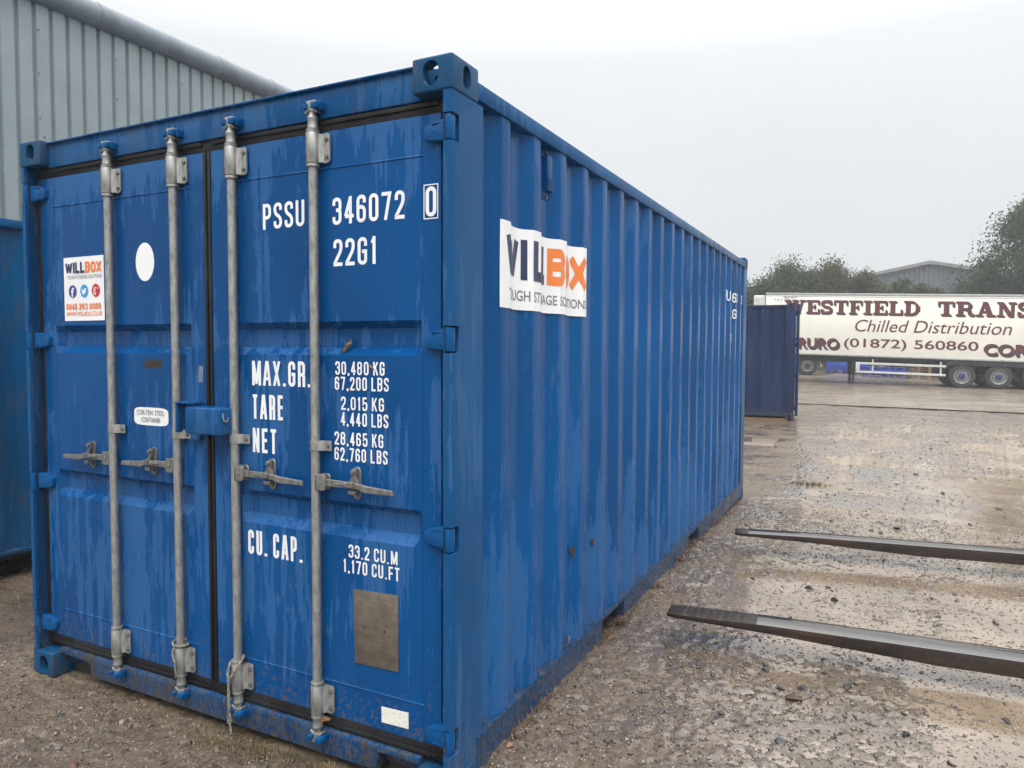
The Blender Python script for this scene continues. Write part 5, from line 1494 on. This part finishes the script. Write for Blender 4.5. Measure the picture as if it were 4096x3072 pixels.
def blades(name, P, hgt, wd, mat, label, cat, lean=.6):
    n = len(P); th = rng.uniform(0, 6.283, n); h = hgt * rng.uniform(.4, 1.2, n); ln = lean * rng.uniform(.3, 1.4, n)
    dx, dy = np.cos(th), np.sin(th); px, py = -dy * wd, dx * wd
    x, y, z = P.T
    a = np.stack([x - px, y - py, z], 1); b = np.stack([x + px, y + py, z], 1)
    mx, my, mz = x + dx * h * ln * .4, y + dy * h * ln * .4, z + h * .6
    c = np.stack([mx + px * .8, my + py * .8, mz], 1); d = np.stack([mx - px * .8, my - py * .8, mz], 1)
    e = np.stack([x + dx * h * ln, y + dy * h * ln, z + h * np.clip(1 - ln * .3, .35, 1)], 1)
    V_ = np.stack([a, b, c, d, e], 1).reshape(-1, 3); k = np.arange(n)[:, None] * 5
    F_ = np.concatenate([k + np.array([[0, 1, 2]]), k + np.array([[0, 2, 3]]), k + np.array([[3, 2, 4]])])
    return tag(link(name, fast_mesh(name, V_, F_, mat)), label, cat, kind='stuff')
q = []
for _ in range(1000):
    x = rng.normal(1.72, .26); y = .02 - abs(rng.normal(0, .05))
    if x < 2.1: q.append((x, y, gz(x, y) - .004))
for _ in range(260):
    x = rng.normal(1.40, .12); y = -.02 - abs(rng.normal(0, .04)); q.append((x, y, gz(x, y) - .004))
blades('grass', np.array(q), .030, .0011, M['straw'], 'thin yellowed grass growing along the door sill', 'grass', 1.0)
q = []
for _ in range(520):
    y = .5 + 4.6 * rng.random() ** 1.2; y += .1 * math.sin(y * 9); x = 2.445 + abs(rng.normal(0, .022))
    if vnoise(np.array(y / .25), np.array(.5), 6) > -.05: q.append((x, y, gz(x, y) + .002))
blades('leaf_litter', np.array(q), .034, .0028, M['litter'], 'brown pine needle litter along the bottom rail of the container', 'litter', 1.6)

# weed clump standing on the open yard
wq = np.array([(3.02 + rng.normal(0, .10), 7.25 + rng.normal(0, .05), gz(3.02, 7.25)) for _ in range(160)])
o = blades('weed_clump', wq, .045, .004, plain('dying_weed', (.12, .085, .03), .7, 0, .5, 9), 'small brown weed clump on the open yard', 'weed', 1.2)
del o['kind']

# ------------------------------------------------------------------ trees and the far building
def leaf_mat(name, a, b):
    n = N(name); f = n.noise(n.vec((1, 1, 1)), .55, 4, .6); g_ = n.noise(n.vec((1, 1, 1)), 4.0, 3)
    c = n.mix(n.rng(n.math('ADD', n.math('MULTIPLY', f, .6), n.math('MULTIPLY', g_, .4)), .38, .62), a, b)
    n.set('Base Color', c); n.set('Roughness', .6); n.set('Specular IOR Level', .12)
    tr = n.t.nodes.new('ShaderNodeBsdfTranslucent'); n.t.links.new(c, tr.inputs[0])
    mx = n.t.nodes.new('ShaderNodeMixShader'); mx.inputs[0].default_value = .3
    n.t.links.new(n.b.outputs[0], mx.inputs[1]); n.t.links.new(tr.outputs[0], mx.inputs[2]); n.t.links.new(mx.outputs[0], n.o.inputs['Surface']); return n.m
M['leaf_green'] = leaf_mat('green_leaves', (.018, .038, .014), (.062, .100, .034))
M['leaf_brown'] = leaf_mat('browning_leaves', (.032, .040, .016), (.098, .094, .040))
M['leaf_pale'] = leaf_mat('grey_green_leaves', (.028, .050, .020), (.082, .115, .046))
M['bark'] = plain('bark', (.055, .045, .036), .85, 0, .3, 5)
def tree(x, y, H, rx, label, cat_mat, clumps, leaves, base=.25, lsize=.13, tall=1.0, seed=0, group='trees behind the trailer', airy=0.0):
    r = np.random.default_rng(100 + seed); z0 = gz(x, y) - .05
    t = thing('tree', label, 'tree', (x, y, z0), 0, group)
    m = MB(); tips = []
    trunk = [(0, 0, 0)]
    p = Vector((0, 0, 0))
    for k in range(6):
        p = p + Vector((r.normal(0, .10), r.normal(0, .10), H * .72 / 6)); trunk.append(tuple(p))
    m.tube(trunk, [.020 * H * (1 - .8 * i / 6) for i in range(7)], 7)
    cs = []
    for k in range(clumps):
        zf = base + (1 - base) * r.random() ** .85
        ang = r.uniform(0, 6.283); env = math.sin(math.pi * min(1, (zf - base * .6) / (1.02 - base * .6)) ** .8) ** .7
        rad = rx * env * r.random() ** .6 * .95
        c = Vector((rad * math.cos(ang), rad * math.sin(ang), H * zf))
        cs.append((c, rx * r.uniform(.20, .46) * (1 - .25 * zf)))
        if True:
            s = Vector(trunk[int(max(1, min(5, zf * .75 * 6)))])
            mid = s.lerp(c, .5) + Vector((0, 0, -.05 * H * r.random()))
            m.tube([s, mid, c], [.007 * H, .004 * H, .0015 * H], 5)
    m.build('trunk', M['bark'], t)
    per = leaves // clumps; Vs = []
    for c, rad in cs:
        d = r.normal(size=(per, 3)); d /= np.linalg.norm(d, axis=1)[:, None]
        rr = rad * (r.random(per) ** (.5 if not airy else .75)) * r.uniform(.75, 1.3 if not airy else 1.5, per)
        P = np.array(c) + d * rr[:, None] * np.array([1.05, 1.05, 1.15 if airy else .95])
        n_ = d * .6 + r.normal(size=(per, 3)) * .8 + np.array([0, 0, .5]); n_ /= np.linalg.norm(n_, axis=1)[:, None]
        a = np.cross(n_, r.normal(size=(per, 3))); a /= np.linalg.norm(a, axis=1)[:, None] + 1e-9
        b = np.cross(n_, a); s = lsize * r.uniform(.6, 1.4, per)[:, None]
        Vs.append(np.stack([P - a * s, P + b * s * .5, P + a * s, P - b * s * .5], 1))
    V_ = np.concatenate(Vs).reshape(-1, 3); F_ = np.arange(len(V_)).reshape(-1, 4)
    link('crown', fast_mesh('crown', V_, F_, M[cat_mat]), t)
tree(-4.6, 47.6, 5.4, 2.4, 'low pale green tree at the far left of the row, beside the blue container edge', 'leaf_pale', 64, 17000, .05, .085, seed=1, airy=1)
tree(-1.9, 49.4, 6.6, 2.7, 'grey green tree above the refrigeration unit of the trailer', 'leaf_pale', 96, 28000, .05, .085, seed=2, airy=1)
tree(.8, 51.0, 6.7, 2.6, 'browning tree with thin upright twigs above the word WESTFIELD', 'leaf_brown', 96, 28000, .05, .085, seed=3, airy=1)
tree(2.9, 50.2, 6.0, 2.3, 'browning round topped tree left of the far gabled building', 'leaf_brown', 84, 24000, .05, .085, seed=4, airy=1)
tree(4.9, 51.0, 5.7, 2.0, 'low bushy green tree in front of the far building left gable slope', 'leaf_green', 70, 20000, .04, .085, seed=5)
tree(6.8, 51.4, 5.1, 1.8, 'low brownish bush in front of the far gabled building', 'leaf_brown', 60, 18000, .04, .085, seed=6)
tree(8.4, 51.8, 5.4, 1.9, 'low dark green bush under the tall tree, right of the far building wall', 'leaf_green', 60, 18000, .04, .085, seed=7)
tree(11.5, 51.6, 9.9, 3.3, 'tall dense dark green tree at the right edge behind the trailer', 'leaf_green', 120, 42000, .06, .09, seed=8, airy=1)
tree(-3.3, 48.3, 5.7, 2.2, 'short green tree filling the gap beside the refrigeration unit', 'leaf_green', 56, 15000, .04, .085, seed=11, airy=1)
tree(-.5, 49.6, 6.2, 2.0, 'green tree between the grey green and the browning tree', 'leaf_green', 56, 15000, .04, .085, seed=12, airy=1)
tree(5.9, 50.4, 5.3, 1.8, 'small bush in front of the middle of the far building wall', 'leaf_brown', 46, 12000, .04, .085, seed=13)
tree(9.6, 50.6, 6.0, 2.2, 'dark bush at the foot of the tall right hand tree', 'leaf_green', 56, 15000, .04, .085, seed=14)
tree(15.5, 53.5, 9.6, 3.2, 'green tree just beyond the right edge behind the tall tree', 'leaf_green', 50, 9000, .12, .13, seed=9)

FB = thing('far_building', 'grey gabled metal building far behind the trees', 'building', (7.7, 74.4, 0), R(6))
M['far_clad'] = plain('far_grey_cladding', (.085, .105, .125), .6, 0, .15, .5)
M['far_trim'] = plain('far_roof_sheet', (.19, .195, .185), .6, 0, .15, .5)
HW = 9.0; ZA, ZE = 9.55, 7.75
core = MB().prism([(-HW, 0), (HW, 0), (HW, ZE), (0, ZA), (-HW, ZE)], 'y', .1, 22).build('wall', M['far_clad'], FB)
for k in range(46):
    x = -HW + .2 + k * .39
    zt = ZA - (ZA - ZE) * abs(x) / HW
    MB().prism([(x - .10, 0), (x + .10, 0), (x + .10, zt), (x - .10, zt)], 'y', .0, .12).build('cladding_rib', M['far_clad'], core)
for s in (-1, 1):
    MB().prism([(0, ZA + .30), (s * (HW + .4), ZE + .18), (s * (HW + .4), ZE - .12), (0, ZA - .0)], 'y', -.35, 22).build('roof', M['far_trim'], FB)

# ------------------------------------------------------------------ misty air
n = bpy.data.materials.new('mist'); n.use_nodes = True; t = n.node_tree; t.nodes.clear()
oo = t.nodes.new('ShaderNodeOutputMaterial'); pv = t.nodes.new('ShaderNodeVolumePrincipled')
pv.inputs['Color'].default_value = (.93, .95, .97, 1); pv.inputs['Density'].default_value = .0021; pv.inputs['Anisotropy'].default_value = .0
t.links.new(pv.outputs[0], oo.inputs['Volume'])
o = MB().box(-440, 440, -440, 440, -1.6, 14.0).build('haze', n); tag(o, kind='stuff')
